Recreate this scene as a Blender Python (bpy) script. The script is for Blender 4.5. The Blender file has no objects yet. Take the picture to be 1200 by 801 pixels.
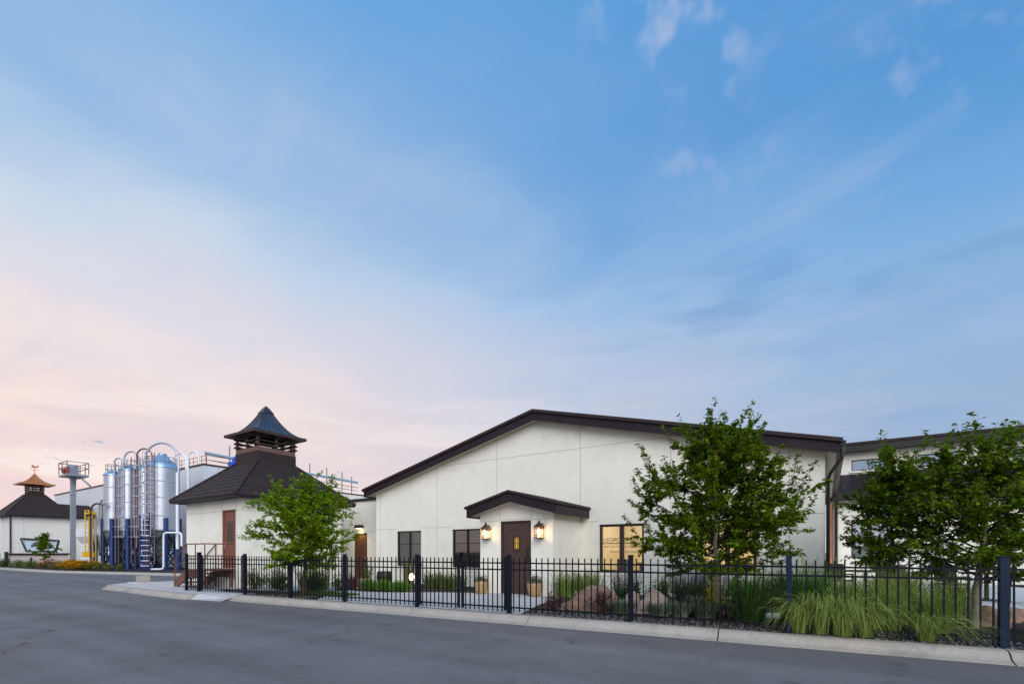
import bpy, math, random
from mathutils import Vector, Matrix, noise as mnoise
R = random.Random(7)
D = bpy.data
sc = bpy.context.scene
COL = sc.collection
rad = math.radians
def lin(r, g, b):
    def c(u):
        u /= 255.0
        return u / 12.92 if u <= .04045 else ((u + .055) / 1.055) ** 2.4
    return (c(r), c(g), c(b), 1.0)

# ------------------------------------------------------------------ materials
def mat(name, col, rough=.6, metal=0., spec=.5, var=.0, vscale=3., fine=0., fscale=40., bump=0., bscale=60., bdist=.01,
        island=0., trans=0., emit=None, estr=0., streak=0., rvar=0.):
    m = D.materials.new(name); m.use_nodes = True
    nt = m.node_tree; N = nt.nodes; L = nt.links
    p = N['Principled BSDF']; out = N['Material Output']
    p.inputs['Base Color'].default_value = (*col[:3], 1)
    p.inputs['Roughness'].default_value = rough
    p.inputs['Metallic'].default_value = metal
    p.inputs['Specular IOR Level'].default_value = spec
    tc = N.new('ShaderNodeTexCoord')
    src = None
    def hsv(prev, fac_socket, lo, hi, hue=0.):
        mr = N.new('ShaderNodeMapRange'); mr.inputs['To Min'].default_value = lo; mr.inputs['To Max'].default_value = hi
        L.new(fac_socket, mr.inputs['Value'])
        h = N.new('ShaderNodeHueSaturation')
        L.new(mr.outputs[0], h.inputs['Value'])
        if hue:
            mh = N.new('ShaderNodeMapRange'); mh.inputs['To Min'].default_value = .5 - hue; mh.inputs['To Max'].default_value = .5 + hue
            L.new(fac_socket, mh.inputs['Value']); L.new(mh.outputs[0], h.inputs['Hue'])
        if prev is None: h.inputs['Color'].default_value = (*col[:3], 1)
        else: L.new(prev, h.inputs['Color'])
        return h.outputs['Color']
    def noise(scale, detail=4., rgh=.55, stretch=None):
        n = N.new('ShaderNodeTexNoise'); n.inputs['Scale'].default_value = scale
        n.inputs['Detail'].default_value = detail; n.inputs['Roughness'].default_value = rgh
        if stretch:
            mp = N.new('ShaderNodeMapping'); mp.inputs['Scale'].default_value = stretch
            L.new(tc.outputs['Object'], mp.inputs['Vector']); L.new(mp.outputs[0], n.inputs['Vector'])
        else: L.new(tc.outputs['Object'], n.inputs['Vector'])
        return n.outputs['Fac']
    if var: src = hsv(src, noise(vscale), 1 - var * 1.6, 1 + var * 1.6)
    if fine: src = hsv(src, noise(fscale, 5., .7), 1 - fine * 1.6, 1 + fine * 1.6)
    if streak: src = hsv(src, noise(2.2, 5., .6, (3., 3., .22)), 1 - streak * 1.6, 1 + streak * 1.2)
    if island:
        g = N.new('ShaderNodeNewGeometry')
        src = hsv(src, g.outputs['Random Per Island'], 1 - island, 1 + island, .022)
    if src is not None: L.new(src, p.inputs['Base Color'])
    if rvar:
        mr = N.new('ShaderNodeMapRange'); mr.inputs['To Min'].default_value = max(.03, rough - rvar); mr.inputs['To Max'].default_value = min(1, rough + rvar)
        L.new(noise(vscale * 1.7), mr.inputs['Value']); L.new(mr.outputs[0], p.inputs['Roughness'])
    if bump:
        b = N.new('ShaderNodeBump'); b.inputs['Strength'].default_value = bump; b.inputs['Distance'].default_value = bdist
        L.new(noise(bscale, 6., .65), b.inputs['Height']); L.new(b.outputs[0], p.inputs['Normal'])
    if trans:
        t = N.new('ShaderNodeBsdfTranslucent')
        if src is not None: L.new(src, t.inputs['Color'])
        else: t.inputs['Color'].default_value = (*col[:3], 1)
        mx = N.new('ShaderNodeMixShader'); mx.inputs[0].default_value = trans
        L.new(p.outputs[0], mx.inputs[1]); L.new(t.outputs[0], mx.inputs[2]); L.new(mx.outputs[0], out.inputs['Surface'])
    if emit:
        p.inputs['Emission Color'].default_value = (*emit[:3], 1); p.inputs['Emission Strength'].default_value = estr
    return m

def glass_mat(name, tint=(.9, .93, .95), r0=.08):
    m = D.materials.new(name); m.use_nodes = True
    nt = m.node_tree; N = nt.nodes; L = nt.links; N.clear()
    out = N.new('ShaderNodeOutputMaterial'); tr = N.new('ShaderNodeBsdfTransparent'); gl = N.new('ShaderNodeBsdfGlossy')
    tr.inputs['Color'].default_value = (*tint, 1); gl.inputs['Roughness'].default_value = .02
    lw = N.new('ShaderNodeFresnel'); lw.inputs['IOR'].default_value = 1.5
    ad = N.new('ShaderNodeMath'); ad.operation = 'MULTIPLY_ADD'; ad.inputs[1].default_value = 1.6; ad.inputs[2].default_value = r0; ad.use_clamp = True
    mx = N.new('ShaderNodeMixShader')
    L.new(lw.outputs[0], ad.inputs[0]); L.new(ad.outputs[0], mx.inputs[0]); L.new(tr.outputs[0], mx.inputs[1]); L.new(gl.outputs[0], mx.inputs[2]); L.new(mx.outputs[0], out.inputs['Surface'])
    return m

M = {}
M['stucco'] = mat('stucco', (.78, .748, .655), .9, spec=.2, var=.055, vscale=.7, fine=.05, fscale=4, streak=.02, bump=.25, bscale=90, bdist=.006)
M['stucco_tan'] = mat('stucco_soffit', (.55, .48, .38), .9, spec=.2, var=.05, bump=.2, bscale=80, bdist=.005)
M['joint'] = mat('joint_sealant', (.48, .46, .42), .9, spec=.1, var=.08)
M['roof'] = mat('dark_shingle', (.032, .0215, .022), .7, spec=.22, var=.10, vscale=2.2, fine=.12, fscale=30, bump=.25, bscale=45, bdist=.01)
M['fascia'] = mat('plum_brown_fascia', (.020, .0125, .018), .55, spec=.22, var=.07, vscale=1.6, fine=.04, bump=.05, bscale=30)
M['trim'] = mat('dark_bronze_trim', (.022, .017, .017), .45, spec=.4, var=.06)
M['cupola_wood'] = mat('cupola_brown', (.055, .032, .028), .6, spec=.3, var=.1, vscale=4, bump=.1, bscale=40)
M['louvre'] = mat('louvre_taupe', (.14, .085, .07), .6, spec=.3, var=.1)
M['standing_seam'] = mat('blue_slate_metal', (.135, .145, .165), .26, metal=.85, var=.08, vscale=3, rvar=.06)
M['seam_rib'] = mat('seam_rib', (.06, .06, .075), .35, metal=.6)
M['copper'] = mat('bright_copper', (.66, .26, .095), .42, metal=.65, var=.15, vscale=3, rvar=.1)
M['copper_pipe'] = mat('copper_pipe', (.55, .24, .13), .42, metal=.8, var=.18, vscale=2)
M['door_brown'] = mat('stained_brown_door', (.062, .036, .030), .5, spec=.4, var=.08, vscale=5, streak=.12, bump=.06, bscale=40)
M['door_dark'] = mat('door_frame_brown', (.035, .021, .018), .5, spec=.4, var=.05)
M['door_rust'] = mat('rust_red_door', (.20, .068, .043), .5, spec=.35, var=.05, vscale=4)
M['stair_rust'] = mat('rust_brown_steel', (.15, .060, .042), .6, spec=.3, var=.14, vscale=5, fine=.1)
M['door_umber'] = mat('umber_door', (.095, .040, .020), .55, spec=.35, var=.06)
M['fence'] = mat('black_fence_paint', (.0035, .0045, .008), .5, spec=.2, var=.05)
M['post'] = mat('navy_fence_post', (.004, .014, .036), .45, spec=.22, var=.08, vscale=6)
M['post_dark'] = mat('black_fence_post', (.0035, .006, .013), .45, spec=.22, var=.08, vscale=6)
M['asphalt'] = None
M['concrete'] = mat('kerb_concrete', (.36, .325, .285), .9, spec=.2, var=.15, vscale=1.6, fine=.14, fscale=16, bump=.3, bscale=70, bdist=.006)
M['walk'] = mat('walk_concrete', (.52, .51, .50), .88, spec=.2, var=.06, vscale=1.1, fine=.05, fscale=24, bump=.2, bscale=70, bdist=.004)
M['mulch'] = mat('dark_mulch', (.055, .046, .042), .95, spec=.1, var=.25, vscale=2.5, fine=.4, fscale=38, bump=.9, bscale=34, bdist=.03)
M['earth'] = mat('dry_ground', (.17, .15, .11), .95, spec=.1, var=.15, vscale=.2, fine=.2, fscale=6)
M['stone'] = mat('grey_gravel_stone', (.17, .16, .155), .85, spec=.25, island=.45)
M['lawn'] = mat('lawn_blades', (.055, .13, .02), .7, spec=.2, island=.3, trans=.25)
M['glass'] = glass_mat('window_glass')
M['glass_dark'] = glass_mat('tinted_glass', (.5, .53, .55), .13)
M['blind'] = mat('window_blind', (.5, .5, .5), .8, var=.05)
M['room'] = mat('warm_room_plaster', (.80, .72, .52), .9, var=.04)
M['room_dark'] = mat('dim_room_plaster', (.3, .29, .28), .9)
M['dark_in'] = mat('dark_furniture', (.035, .03, .03), .7)
M['blue_in'] = mat('slate_blue_chair', (.10, .16, .26), .7)
M['letter'] = mat('dark_gold_lettering', (.11, .06, .022), .5)
M['galv'] = mat('galvanised_steel', (.50, .52, .59), .42, metal=.65, var=.07, vscale=1.2, streak=.09, rvar=.07)
M['galv_dull'] = mat('dull_galvanised', (.32, .35, .38), .5, metal=.6, var=.08, vscale=1.5, streak=.06)
M['hopper'] = mat('grey_hopper', (.20, .23, .26), .45, metal=.55, var=.08)
M['blue_steel'] = mat('blue_painted_steel', (.008, .030, .135), .45, spec=.45, var=.08)
M['navy_steel'] = mat('navy_painted_steel', (.010, .016, .045), .5, spec=.4, var=.08)
M['blue_motor'] = mat('bright_blue_motor', (.01, .10, .60), .4)
M['white_pipe'] = mat('white_pipe_paint', (.74, .76, .79), .4, spec=.45, var=.03)
M['pink_pipe'] = mat('weathered_pipe', (.21, .13, .125), .5, metal=.4, var=.1)
M['yellow'] = mat('safety_yellow', (.72, .42, .02), .45, var=.06)
M['red_motor'] = mat('red_motor', (.35, .03, .02), .45)
M['panel'] = mat('pale_metal_cladding', (.60, .62, .655), .6, spec=.3, var=.03, vscale=.5, streak=.03)
M['panel_seam'] = mat('cladding_seam', (.36, .38, .42), .6)
M['cream'] = mat('cream_wall', (.66, .64, .60), .9, spec=.2, var=.03, streak=.03)
M['pinkwall'] = mat('pale_block_wall', (.52, .44, .42), .9, spec=.2, var=.05, bump=.2)
M['sign_panel'] = mat('pale_blue_sign', (.50, .58, .66), .5, var=.05, vscale=1.2)
M['sign_dark'] = mat('sign_leaf_mark', (.06, .09, .10), .6)
M['bark'] = mat('grey_bark', (.27, .23, .195), .9, spec=.15, var=.2, vscale=7, streak=.15, bump=.5, bscale=30, bdist=.01)
M['twig'] = mat('dark_twig', (.050, .040, .025), .9, spec=.1, var=.2)
M['bark_brown'] = mat('brown_bark', (.12, .075, .045), .9, spec=.15, var=.2, vscale=7, bump=.4, bscale=30)
M['leaf_tan'] = mat('tan_leaf', (.22, .12, .04), .7, spec=.1, island=.3, trans=.3)
M['leaf_lime'] = mat('lime_leaf', (.225, .345, .010), .7, spec=.12, island=.30, trans=.42)
M['leaf_deep'] = mat('deep_green_leaf', (.135, .205, .007), .7, spec=.12, island=.42, trans=.36)
M['leaf_mid'] = mat('mid_green_leaf', (.135, .208, .008), .7, spec=.12, island=.42, trans=.36)
M['box_leaf'] = mat('boxwood_leaf', (.095, .22, .018), .7, spec=.12, island=.35, trans=.25)
M['shrub_leaf'] = mat('shrub_leaf', (.048, .105, .018), .7, spec=.12, island=.4, trans=.25)
M['olive_leaf'] = mat('olive_leaf', (.12, .165, .034), .7, spec=.12, island=.4, trans=.25)
M['grass_deep'] = mat('deep_grass', (.075, .165, .026), .7, spec=.12, island=.4, trans=.3)
M['grass_light'] = mat('light_grass', (.25, .32, .075), .7, spec=.12, island=.38, trans=.3)
M['grass_mid'] = mat('mid_grass', (.235, .325, .065), .7, spec=.12, island=.4, trans=.3)
M['grass_tan'] = mat('tan_grass', (.17, .15, .055), .7, spec=.2, island=.35, trans=.25)
M['sage'] = mat('grey_sage', (.16, .205, .125), .75, spec=.2, island=.35, trans=.2)
M['lav'] = mat('lavender_spike', (.44, .38, .47), .8, spec=.1, island=.3, trans=.2)
M['maroon'] = mat('maroon_twigs', (.09, .04, .045), .8, spec=.1, island=.4)
M['yellow_leaf'] = mat('yellow_leaf', (.72, .62, .02), .6, island=.3, trans=.3)
M['gold_flower'] = mat('gold_flower', (.85, .50, .01), .7, island=.25, trans=.2)
M['orange_flower'] = mat('orange_flower', (.60, .16, .03), .7, island=.25, trans=.2)
M['red_flower'] = mat('red_flower', (.36, .03, .02), .7, island=.25)
M['purple_flower'] = mat('purple_flower', (.25, .06, .36), .7, island=.35)
M['boulder_red'] = mat('red_sandstone', (.27, .175, .135), .9, spec=.15, var=.3, vscale=3, fine=.22, fscale=14, bump=.6, bscale=12, bdist=.04)
M['boulder_pink'] = mat('pink_granite', (.42, .32, .27), .9, spec=.15, var=.2, vscale=4, fine=.25, fscale=26, bump=.5, bscale=16, bdist=.03)
M['boulder_rose'] = mat('rose_sandstone', (.48, .24, .215), .9, spec=.15, var=.15, vscale=4, fine=.15, bump=.4, bscale=14, bdist=.03)
M['glaze'] = mat('ochre_glaze', (.36, .235, .105), .35, spec=.5, var=.14, vscale=5, rvar=.1)
M['glaze_rim'] = mat('dark_pot_rim', (.10, .065, .05), .5)
M['black_pot'] = mat('black_resin', (.012, .012, .013), .5, var=.1)
M['bulb'] = mat('glowing_globe', (1, .8, .5), .4, emit=(1, .72, .36), estr=4)
M['flame'] = mat('lantern_bulb', (1, .8, .5), .4, emit=(1, .66, .30), estr=14)
M['lant_glass'] = glass_mat('lantern_glass', (1, .93, .8), .04)
M['bronze'] = mat('lantern_bronze', (.10, .05, .028), .4, metal=.5, var=.15)
M['amber'] = mat('amber_door_glass', (.42, .25, .03), .2, var=.2, vscale=20, emit=(.6, .36, .03), estr=.25)
M['chrome'] = mat('brushed_handle', (.6, .6, .6), .3, metal=1)
M['woodbrown'] = mat('brown_wood', (.25, .14, .07), .7, var=.15)

# asphalt: worn patches and long tyre bands that belong to the surface
def asphalt():
    m = D.materials.new('worn_asphalt'); m.use_nodes = True
    nt = m.node_tree; N = nt.nodes; L = nt.links; p = N['Principled BSDF']
    tc = N.new('ShaderNodeTexCoord')
    def noise(scale, detail, rgh, rot=None, stretch=None):
        n = N.new('ShaderNodeTexNoise'); n.inputs['Scale'].default_value = scale; n.inputs['Detail'].default_value = detail; n.inputs['Roughness'].default_value = rgh
        mp = N.new('ShaderNodeMapping')
        if rot is not None: mp.inputs['Rotation'].default_value = (0, 0, rot)
        if stretch: mp.inputs['Scale'].default_value = stretch
        L.new(tc.outputs['Object'], mp.inputs['Vector']); L.new(mp.outputs[0], n.inputs['Vector'])
        return n.outputs['Fac']
    def rng(s, a, b, lo=.25, hi=.75):
        r = N.new('ShaderNodeMapRange'); r.inputs['From Min'].default_value = lo; r.inputs['From Max'].default_value = hi
        r.inputs['To Min'].default_value = a; r.inputs['To Max'].default_value = b; L.new(s, r.inputs['Value']); return r.outputs[0]
    def mul(a, b):
        k = N.new('ShaderNodeMath'); k.operation = 'MULTIPLY'; L.new(a, k.inputs[0]); L.new(b, k.inputs[1]); return k.outputs[0]
    v = mul(rng(noise(.55, 5, .6), .86, 1.14), rng(noise(70, 4, .85), .58, 1.42))
    v = mul(v, rng(noise(.8, 4, .6, rad(-8), (.10, 1.1, 1)), .80, 1.2))
    v = mul(v, rng(noise(7, 4, .7), .90, 1.10))
    v = mul(v, rng(noise(1.9, 3, .6), .62, 1.0, .24, .40))
    v = mul(v, rng(noise(1.0, 2, .5, rad(-5), (.05, 1.7, 1)), .88, 1.10))
    vo = N.new('ShaderNodeTexVoronoi'); vo.feature = 'DISTANCE_TO_EDGE'; vo.inputs['Scale'].default_value = .34
    mp = N.new('ShaderNodeMapping'); wn = N.new('ShaderNodeTexNoise'); wn.inputs['Scale'].default_value = 1.3; wn.inputs['Detail'].default_value = 6
    ad = N.new('ShaderNodeVectorMath'); ad.operation = 'MULTIPLY_ADD'; ad.inputs[1].default_value = (1.1, 1.1, 0)
    L.new(tc.outputs['Object'], wn.inputs['Vector']); L.new(wn.outputs['Color'], ad.inputs[0]); L.new(tc.outputs['Object'], ad.inputs[2]); L.new(ad.outputs[0], vo.inputs['Vector'])
    ck = rng(vo.outputs['Distance'], .45, 1.0, .0015, .006)
    km = rng(noise(.35, 2, .5), 0, 1, .52, .60)
    mxx = N.new('ShaderNodeMix'); mxx.data_type = 'FLOAT'; mxx.inputs[2].default_value = 1.0; L.new(km, mxx.inputs[0]); L.new(ck, mxx.inputs[3]); v = mul(v, mxx.outputs[0])
    h = N.new('ShaderNodeHueSaturation'); h.inputs['Color'].default_value = (.146, .140, .137, 1)
    L.new(v, h.inputs['Value']); L.new(h.outputs[0], p.inputs['Base Color'])
    p.inputs['Roughness'].default_value = .72; p.inputs['Specular IOR Level'].default_value = .35
    L.new(rng(noise(.6, 4, .6), .60, .84), p.inputs['Roughness'])
    b = N.new('ShaderNodeBump'); b.inputs['Strength'].default_value = .45; b.inputs['Distance'].default_value = .008
    L.new(noise(110, 4, .8), b.inputs['Height']); L.new(b.outputs[0], p.inputs['Normal'])
    return m
M['asphalt'] = asphalt()

def score(m, w, h):
    nt = m.node_tree; N = nt.nodes; L = nt.links; p = N['Principled BSDF']
    br = N.new('ShaderNodeTexBrick'); br.offset = 0; br.inputs['Scale'].default_value = 1; br.inputs['Mortar Size'].default_value = .012; br.inputs['Mortar Smooth'].default_value = .2
    br.inputs['Brick Width'].default_value = w; br.inputs['Row Height'].default_value = h
    br.inputs['Color1'].default_value = (1,1,1,1); br.inputs['Color2'].default_value = (.93,.93,.93,1); br.inputs['Mortar'].default_value = (.45,.43,.41,1)
    tc = N.new('ShaderNodeTexCoord'); L.new(tc.outputs['Object'], br.inputs['Vector'])
    mx = N.new('ShaderNodeMix'); mx.data_type = 'RGBA'; mx.blend_type = 'MULTIPLY'; mx.inputs[0].default_value = 1
    src = p.inputs['Base Color'].links[0].from_socket; L.new(src, mx.inputs[6]); L.new(br.outputs['Color'], mx.inputs[7]); L.new(mx.outputs[2], p.inputs['Base Color'])
score(M['walk'], 1.5, 1.5)
def stain(m, col, scale, lo, hi, amt, stretch=(1,1,1)):
    nt = m.node_tree; N = nt.nodes; L = nt.links; p = N['Principled BSDF']
    tc = N.new('ShaderNodeTexCoord'); mp = N.new('ShaderNodeMapping'); mp.inputs['Scale'].default_value = stretch; L.new(tc.outputs['Object'], mp.inputs['Vector'])
    n = N.new('ShaderNodeTexNoise'); n.inputs['Scale'].default_value = scale; n.inputs['Detail'].default_value = 9; n.inputs['Roughness'].default_value = .68; L.new(mp.outputs[0], n.inputs['Vector'])
    mr = N.new('ShaderNodeMapRange'); mr.inputs['From Min'].default_value = lo; mr.inputs['From Max'].default_value = hi; mr.inputs['To Max'].default_value = amt; L.new(n.outputs['Fac'], mr.inputs['Value'])
    mx = N.new('ShaderNodeMix'); mx.data_type = 'RGBA'; mx.inputs[7].default_value = (*col, 1)
    L.new(mr.outputs[0], mx.inputs[0]); L.new(p.inputs['Base Color'].links[0].from_socket, mx.inputs[6]); L.new(mx.outputs[2], p.inputs['Base Color'])
stain(M['stucco'], (.46, .43, .37), 1.7, .54, .74, .34)
stain(M['stucco'], (.84, .83, .80), .9, .52, .70, .5, (1, 1, 1.4))
stain(M['concrete'], (.16, .145, .125), 2.3, .55, .72, .55, (1, 1, .6))
stain(M['walk'], (.30, .285, .265), 1.3, .54, .72, .35)
stain(M['galv'], (.20, .19, .19), 1.6, .55, .75, .4, (1.5, 1.5, .25))
stain(M['hopper'], (.10, .09, .085), 1.8, .52, .72, .5, (1.5, 1.5, .3))
stain(M['roof'], (.060, .045, .043), 2.4, .50, .72, .5)
stain(M['fascia'], (.045, .034, .038), 1.1, .50, .72, .4)

# ------------------------------------------------------------------ mesh builder
class MB:
    def __init__(s): s.v = []; s.f = []; s.m = []; s.sm = []
    def add(s, vs, fs, m=0, smooth=False):
        o = len(s.v); s.v += [tuple(v) for v in vs]
        for f in fs: s.f.append(tuple(i + o for i in f)); s.m.append(m); s.sm.append(smooth)
    def box(s, x0, x1, y0, y1, z0, z1, m=0):
        s.add([(x0,y0,z0),(x1,y0,z0),(x1,y1,z0),(x0,y1,z0),(x0,y0,z1),(x1,y0,z1),(x1,y1,z1),(x0,y1,z1)],
              [(3,2,1,0),(4,5,6,7),(0,1,5,4),(1,2,6,5),(2,3,7,6),(3,0,4,7)], m)
    def beam(s, a, b, w, h, m=0, up=(0,0,1)):
        a, b = Vector(a), Vector(b); d = (b - a).normalized(); u = Vector(up)
        sd = d.cross(u)
        if sd.length < 1e-4: sd = d.cross(Vector((0,1,0)))
        sd.normalize(); u = sd.cross(d)
        P = []
        for q in (a, b):
            for x, y in ((-1,-1),(1,-1),(1,1),(-1,1)): P.append(q + sd*(x*w/2) + u*(y*h/2))
        s.add(P, [(3,2,1,0),(4,5,6,7),(0,1,5,4),(1,2,6,5),(2,3,7,6),(3,0,4,7)], m)
    def tube(s, pts, r, n=8, m=0, cap=True):
        pts = [Vector(p) for p in pts]; k = len(pts)
        rr = r if isinstance(r, (list, tuple)) else [r]*k
        d0 = (pts[1]-pts[0]).normalized(); ref = Vector((0,0,1)) if abs(d0.z) < .9 else Vector((1,0,0))
        nrm = d0.cross(ref).normalized(); vs = []; fs = []
        for i in range(k):
            d = (pts[min(i+1,k-1)]-pts[max(i-1,0)]).normalized()
            nrm = (nrm - d*nrm.dot(d)).normalized(); bn = d.cross(nrm)
            for j in range(n):
                a = 2*math.pi*j/n; vs.append(pts[i] + (nrm*math.cos(a)+bn*math.sin(a))*rr[i])
        for i in range(k-1):
            for j in range(n):
                fs.append((i*n+j, i*n+(j+1)%n, (i+1)*n+(j+1)%n, (i+1)*n+j))
        s.add(vs, fs, m, True)
        if cap:
            s.add(vs[:n], [tuple(range(n))[::-1]], m); s.add(vs[-n:], [tuple(range(n))], m)
    def lathe(s, c, prof, n=24, m=0, smooth=True):
        vs = []; fs = []; k = len(prof)
        for r, z in prof:
            for j in range(n):
                a = 2*math.pi*j/n; vs.append((c[0]+r*math.cos(a), c[1]+r*math.sin(a), c[2]+z))
        for i in range(k-1):
            for j in range(n): fs.append((i*n+j, i*n+(j+1)%n, (i+1)*n+(j+1)%n, (i+1)*n+j))
        s.add(vs, fs, m, smooth)
    def prism(s, poly, fn, d0, d1, m=0):
        n = len(poly); vs = [fn(u, w, d0) for u, w in poly] + [fn(u, w, d1) for u, w in poly]
        s.add(vs, [tuple(range(n)), tuple(range(2*n-1, n-1, -1))] + [(i, i+n, (i+1)%n+n, (i+1)%n) for i in range(n)], m)
    def wall(s, fn, u0, u1, z0, z1, holes=(), t=.22, m=0):
        us = sorted({u0, u1, *[h[0] for h in holes], *[h[1] for h in holes]}); zs = sorted({z0, z1, *[h[2] for h in holes], *[h[3] for h in holes]})
        for a, b in zip(us, us[1:]):
            for c, d in zip(zs, zs[1:]):
                mu, mz = (a+b)/2, (c+d)/2
                if any(h[0] < mu < h[1] and h[2] < mz < h[3] for h in holes): continue
                for q in (0, t): s.add([fn(a,c,q), fn(b,c,q), fn(b,d,q), fn(a,d,q)], [(0,1,2,3)], m)
        for a, b, c, d in list(holes) + [(u0, u1, z0, z1)]:
            P = [(a,c),(b,c),(b,d),(a,d)]
            for i in range(4):
                p, q = P[i], P[(i+1)%4]; s.add([fn(*p,0), fn(*q,0), fn(*q,t), fn(*p,t)], [(0,1,2,3)], m)
    def build(s, name, mats, parent=None, org=None, bevel=0.):
        if not isinstance(mats, (list, tuple)): mats = [mats]
        o0 = org if org is not None else ((0,0,0) if parent is None else tuple(root_of(parent).get('_org', (0,0,0))))
        me = D.meshes.new(name)
        me.from_pydata([(x-o0[0], y-o0[1], z-o0[2]) for x, y, z in s.v], [], s.f)
        for k in mats: me.materials.append(M[k] if isinstance(k, str) else k)
        me.polygons.foreach_set('material_index', s.m); me.polygons.foreach_set('use_smooth', s.sm); me.update()
        o = D.objects.new(name, me); COL.objects.link(o)
        if parent is not None: o.parent = parent
        else:
            o.location = o0; o['_org'] = o0
        if bevel:
            b = o.modifiers.new('edge', 'BEVEL'); b.width = bevel; b.segments = 2; b.limit_method = 'ANGLE'; b.angle_limit = rad(40)
        return o
def root_of(o):
    while o.parent is not None: o = o.parent
    return o
def tag(o, label=None, cat=None, group=None, kind=None):
    if label: o['label'] = label
    if cat: o['category'] = cat
    if group: o['group'] = group
    if kind: o['kind'] = kind
    return o
def thing(name, loc, label, cat, group=None, rz=0):
    o = D.objects.new(name, None); COL.objects.link(o); o.location = loc; o.rotation_euler = (0,0,rz); o['_org'] = tuple(loc)
    o.empty_display_size = .2
    return tag(o, label, cat, group)
def copy_tree(o, parent=None):
    c = o.copy(); COL.objects.link(c)
    if parent is not None: c.parent = parent; c.matrix_parent_inverse = o.matrix_parent_inverse
    for ch in [k for k in D.objects if k.parent == o]: copy_tree(ch, c)
    return c
def struct(name, mb, mats): return tag(mb.build(name, mats), kind='structure')
def FX(Y): return lambda u, z, d: (u, Y + d, z)       # wall along X facing -Y
def FY(X): return lambda u, z, d: (X - d, u, z)       # wall along Y facing +X
def arc(c, r, a0, a1, axis, n=10):
    # arc in the vertical plane that holds the horizontal unit vector axis
    return [(c[0]+axis[0]*r*math.cos(a0+(a1-a0)*i/n), c[1]+axis[1]*r*math.cos(a0+(a1-a0)*i/n), c[2]+r*math.sin(a0+(a1-a0)*i/n)) for i in range(n+1)]

# ------------------------------------------------------------------ ground
RZ = -.15
b = MB(); b.add([(-900,-900,-.19),(900,-900,-.19),(900,900,-.19),(-900,900,-.19)], [(0,1,2,3)]); struct('ground', b, 'earth')
b = MB(); b.add([(-140,-60,RZ),(60,-60,RZ),(60,60,RZ),(-140,60,RZ)], [(0,1,2,3)]); struct('road', b, 'asphalt')
def fy(x): return 8.934 + .082*x                      # the line the fence stands on
# garden bed: raised soil behind the kerb
def slab(name, poly, z0, z1, m):
    b = MB(); b.prism(poly, lambda u, w, d: (u, w, d), z1, z0); return struct(name, b, m)
def kb(x): return fy(x) - .13
slab('garden_bed', [(-14.9, kb(-14.9)), (34, kb(34)), (34, 60), (-17.2, 60), (-17.2, kb(-17.2)+.45), (-14.9, kb(-14.9)+.30)], -.19, -.006, 'mulch')
slab('walkway', [(-13.0, 9.55), (-11.6, fy(-11.6)+.03), (-5.35, fy(-5.35)+.03), (-5.9, 10.2), (-6.3, 12.28), (-6.6, 14.1), (-9.3, 14.1), (-9.3, 12.0), (-10.4, 11.5), (-11.2, 10.9), (-12.3, 10.4)], -.05, .004, 'walk')
slab('side_walkway', [(-17.0, 8.7), (-14.4, 9.3), (-13.0, 9.57), (-12.3, 10.42), (-14.2, 10.5), (-15.4, 12.2), (-15.6, 14.0), (-17.0, 14.5)], -.05, .002, 'walk')
slab('garden_path', [(-5.0, 9.95), (-1.0, 10.55), (.4, 11.0), (3.2, 13.4), (3.2, 14.6), (.2, 12.4), (-1.2, 11.35), (-5.2, 10.9)], -.05, .005, 'walk')
slab('patio', [(.25, 14.6), (14, 14.6), (14, 26.2), (.25, 26.2)], -.05, .006, 'walk')
# corner pavement by the steps, with its own rounded kerb edge
pv = [(-16.15, 7.02), (-16.9, 6.96), (-23.2, 7.08), (-23.8, 7.22), (-24.2, 7.6), (-24.3, 8.2), (-24.3, 9.9), (-22.1, 10.1), (-17.2, 10.1), (-17.2, 7.9), (-15.9, 7.9)]
slab('pavement', pv, -.19, 0, 'walk')
ap = MB()
ap.add([(-16.15, 7.02, -.004), (-14.95, 7.36, -.10), (-14.75, 7.0, -.146), (-16.3, 6.72, -.146), (-15.9, 7.92, .003), (-14.75, 8.05, .003), (-17.2, 7.92, .003)], [(3,2,1,0), (0,1,5,4)]); struct('driveway_apron', ap, 'walk')
# rolled kerbs: profile swept along the edge
def kerb(name, pts, gaps=2.9, w=.40):
    # pts: back-top line from left to right, road lies on the right hand side looking along (-y side)
    prof = [(.0, -.15), (.0, .0), (.13, .002), (.19, -.012), (.235, -.05), (.265, -.092), (.31, -.118), (.40, -.141), (.405, -.16)]
    if w != .40: prof = [(p[0]*w/.40, p[1]) for p in prof]
    b = MB(); P = [Vector((x, y, 0)) for x, y in pts]
    # resample with joints
    segs = []; acc = 0
    for p, q in zip(P, P[1:]):
        n = max(1, round((q-p).length/gaps))
        for i in range(n): segs.append((p.lerp(q, i/n), p.lerp(q, (i+1)/n)))
    def nor(i):
        ds = []
        if i > 0: ds.append((segs[i-1][1]-segs[i-1][0]).normalized())
        if i < len(segs): ds.append((segs[i][1]-segs[i][0]).normalized())
        d = sum(ds, Vector()).normalized(); return Vector((d.y, -d.x, 0))
    for i, (p, q) in enumerate(segs):
        d = (q-p).normalized(); g = .011; n0, n1 = nor(i), nor(i+1)
        vs = [p + d*g + n0*u + Vector((0,0,z)) for u, z in prof] + [q - d*g + n1*u + Vector((0,0,z)) for u, z in prof]
        k = len(prof)
        b.add(vs, [(j, j+1, j+1+k, j+k) for j in range(k-1)] + [tuple(range(k)), tuple(range(2*k-1, k-1, -1))])
    return struct(name, b, 'concrete')
def kl(x): return (x, fy(x) - .10)
kerb('kerb', [(-14.95, fy(-14.95)+.0), (-14.6, fy(-14.6)-.08), kl(-14.0), kl(-5), kl(2), kl(34)])
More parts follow.
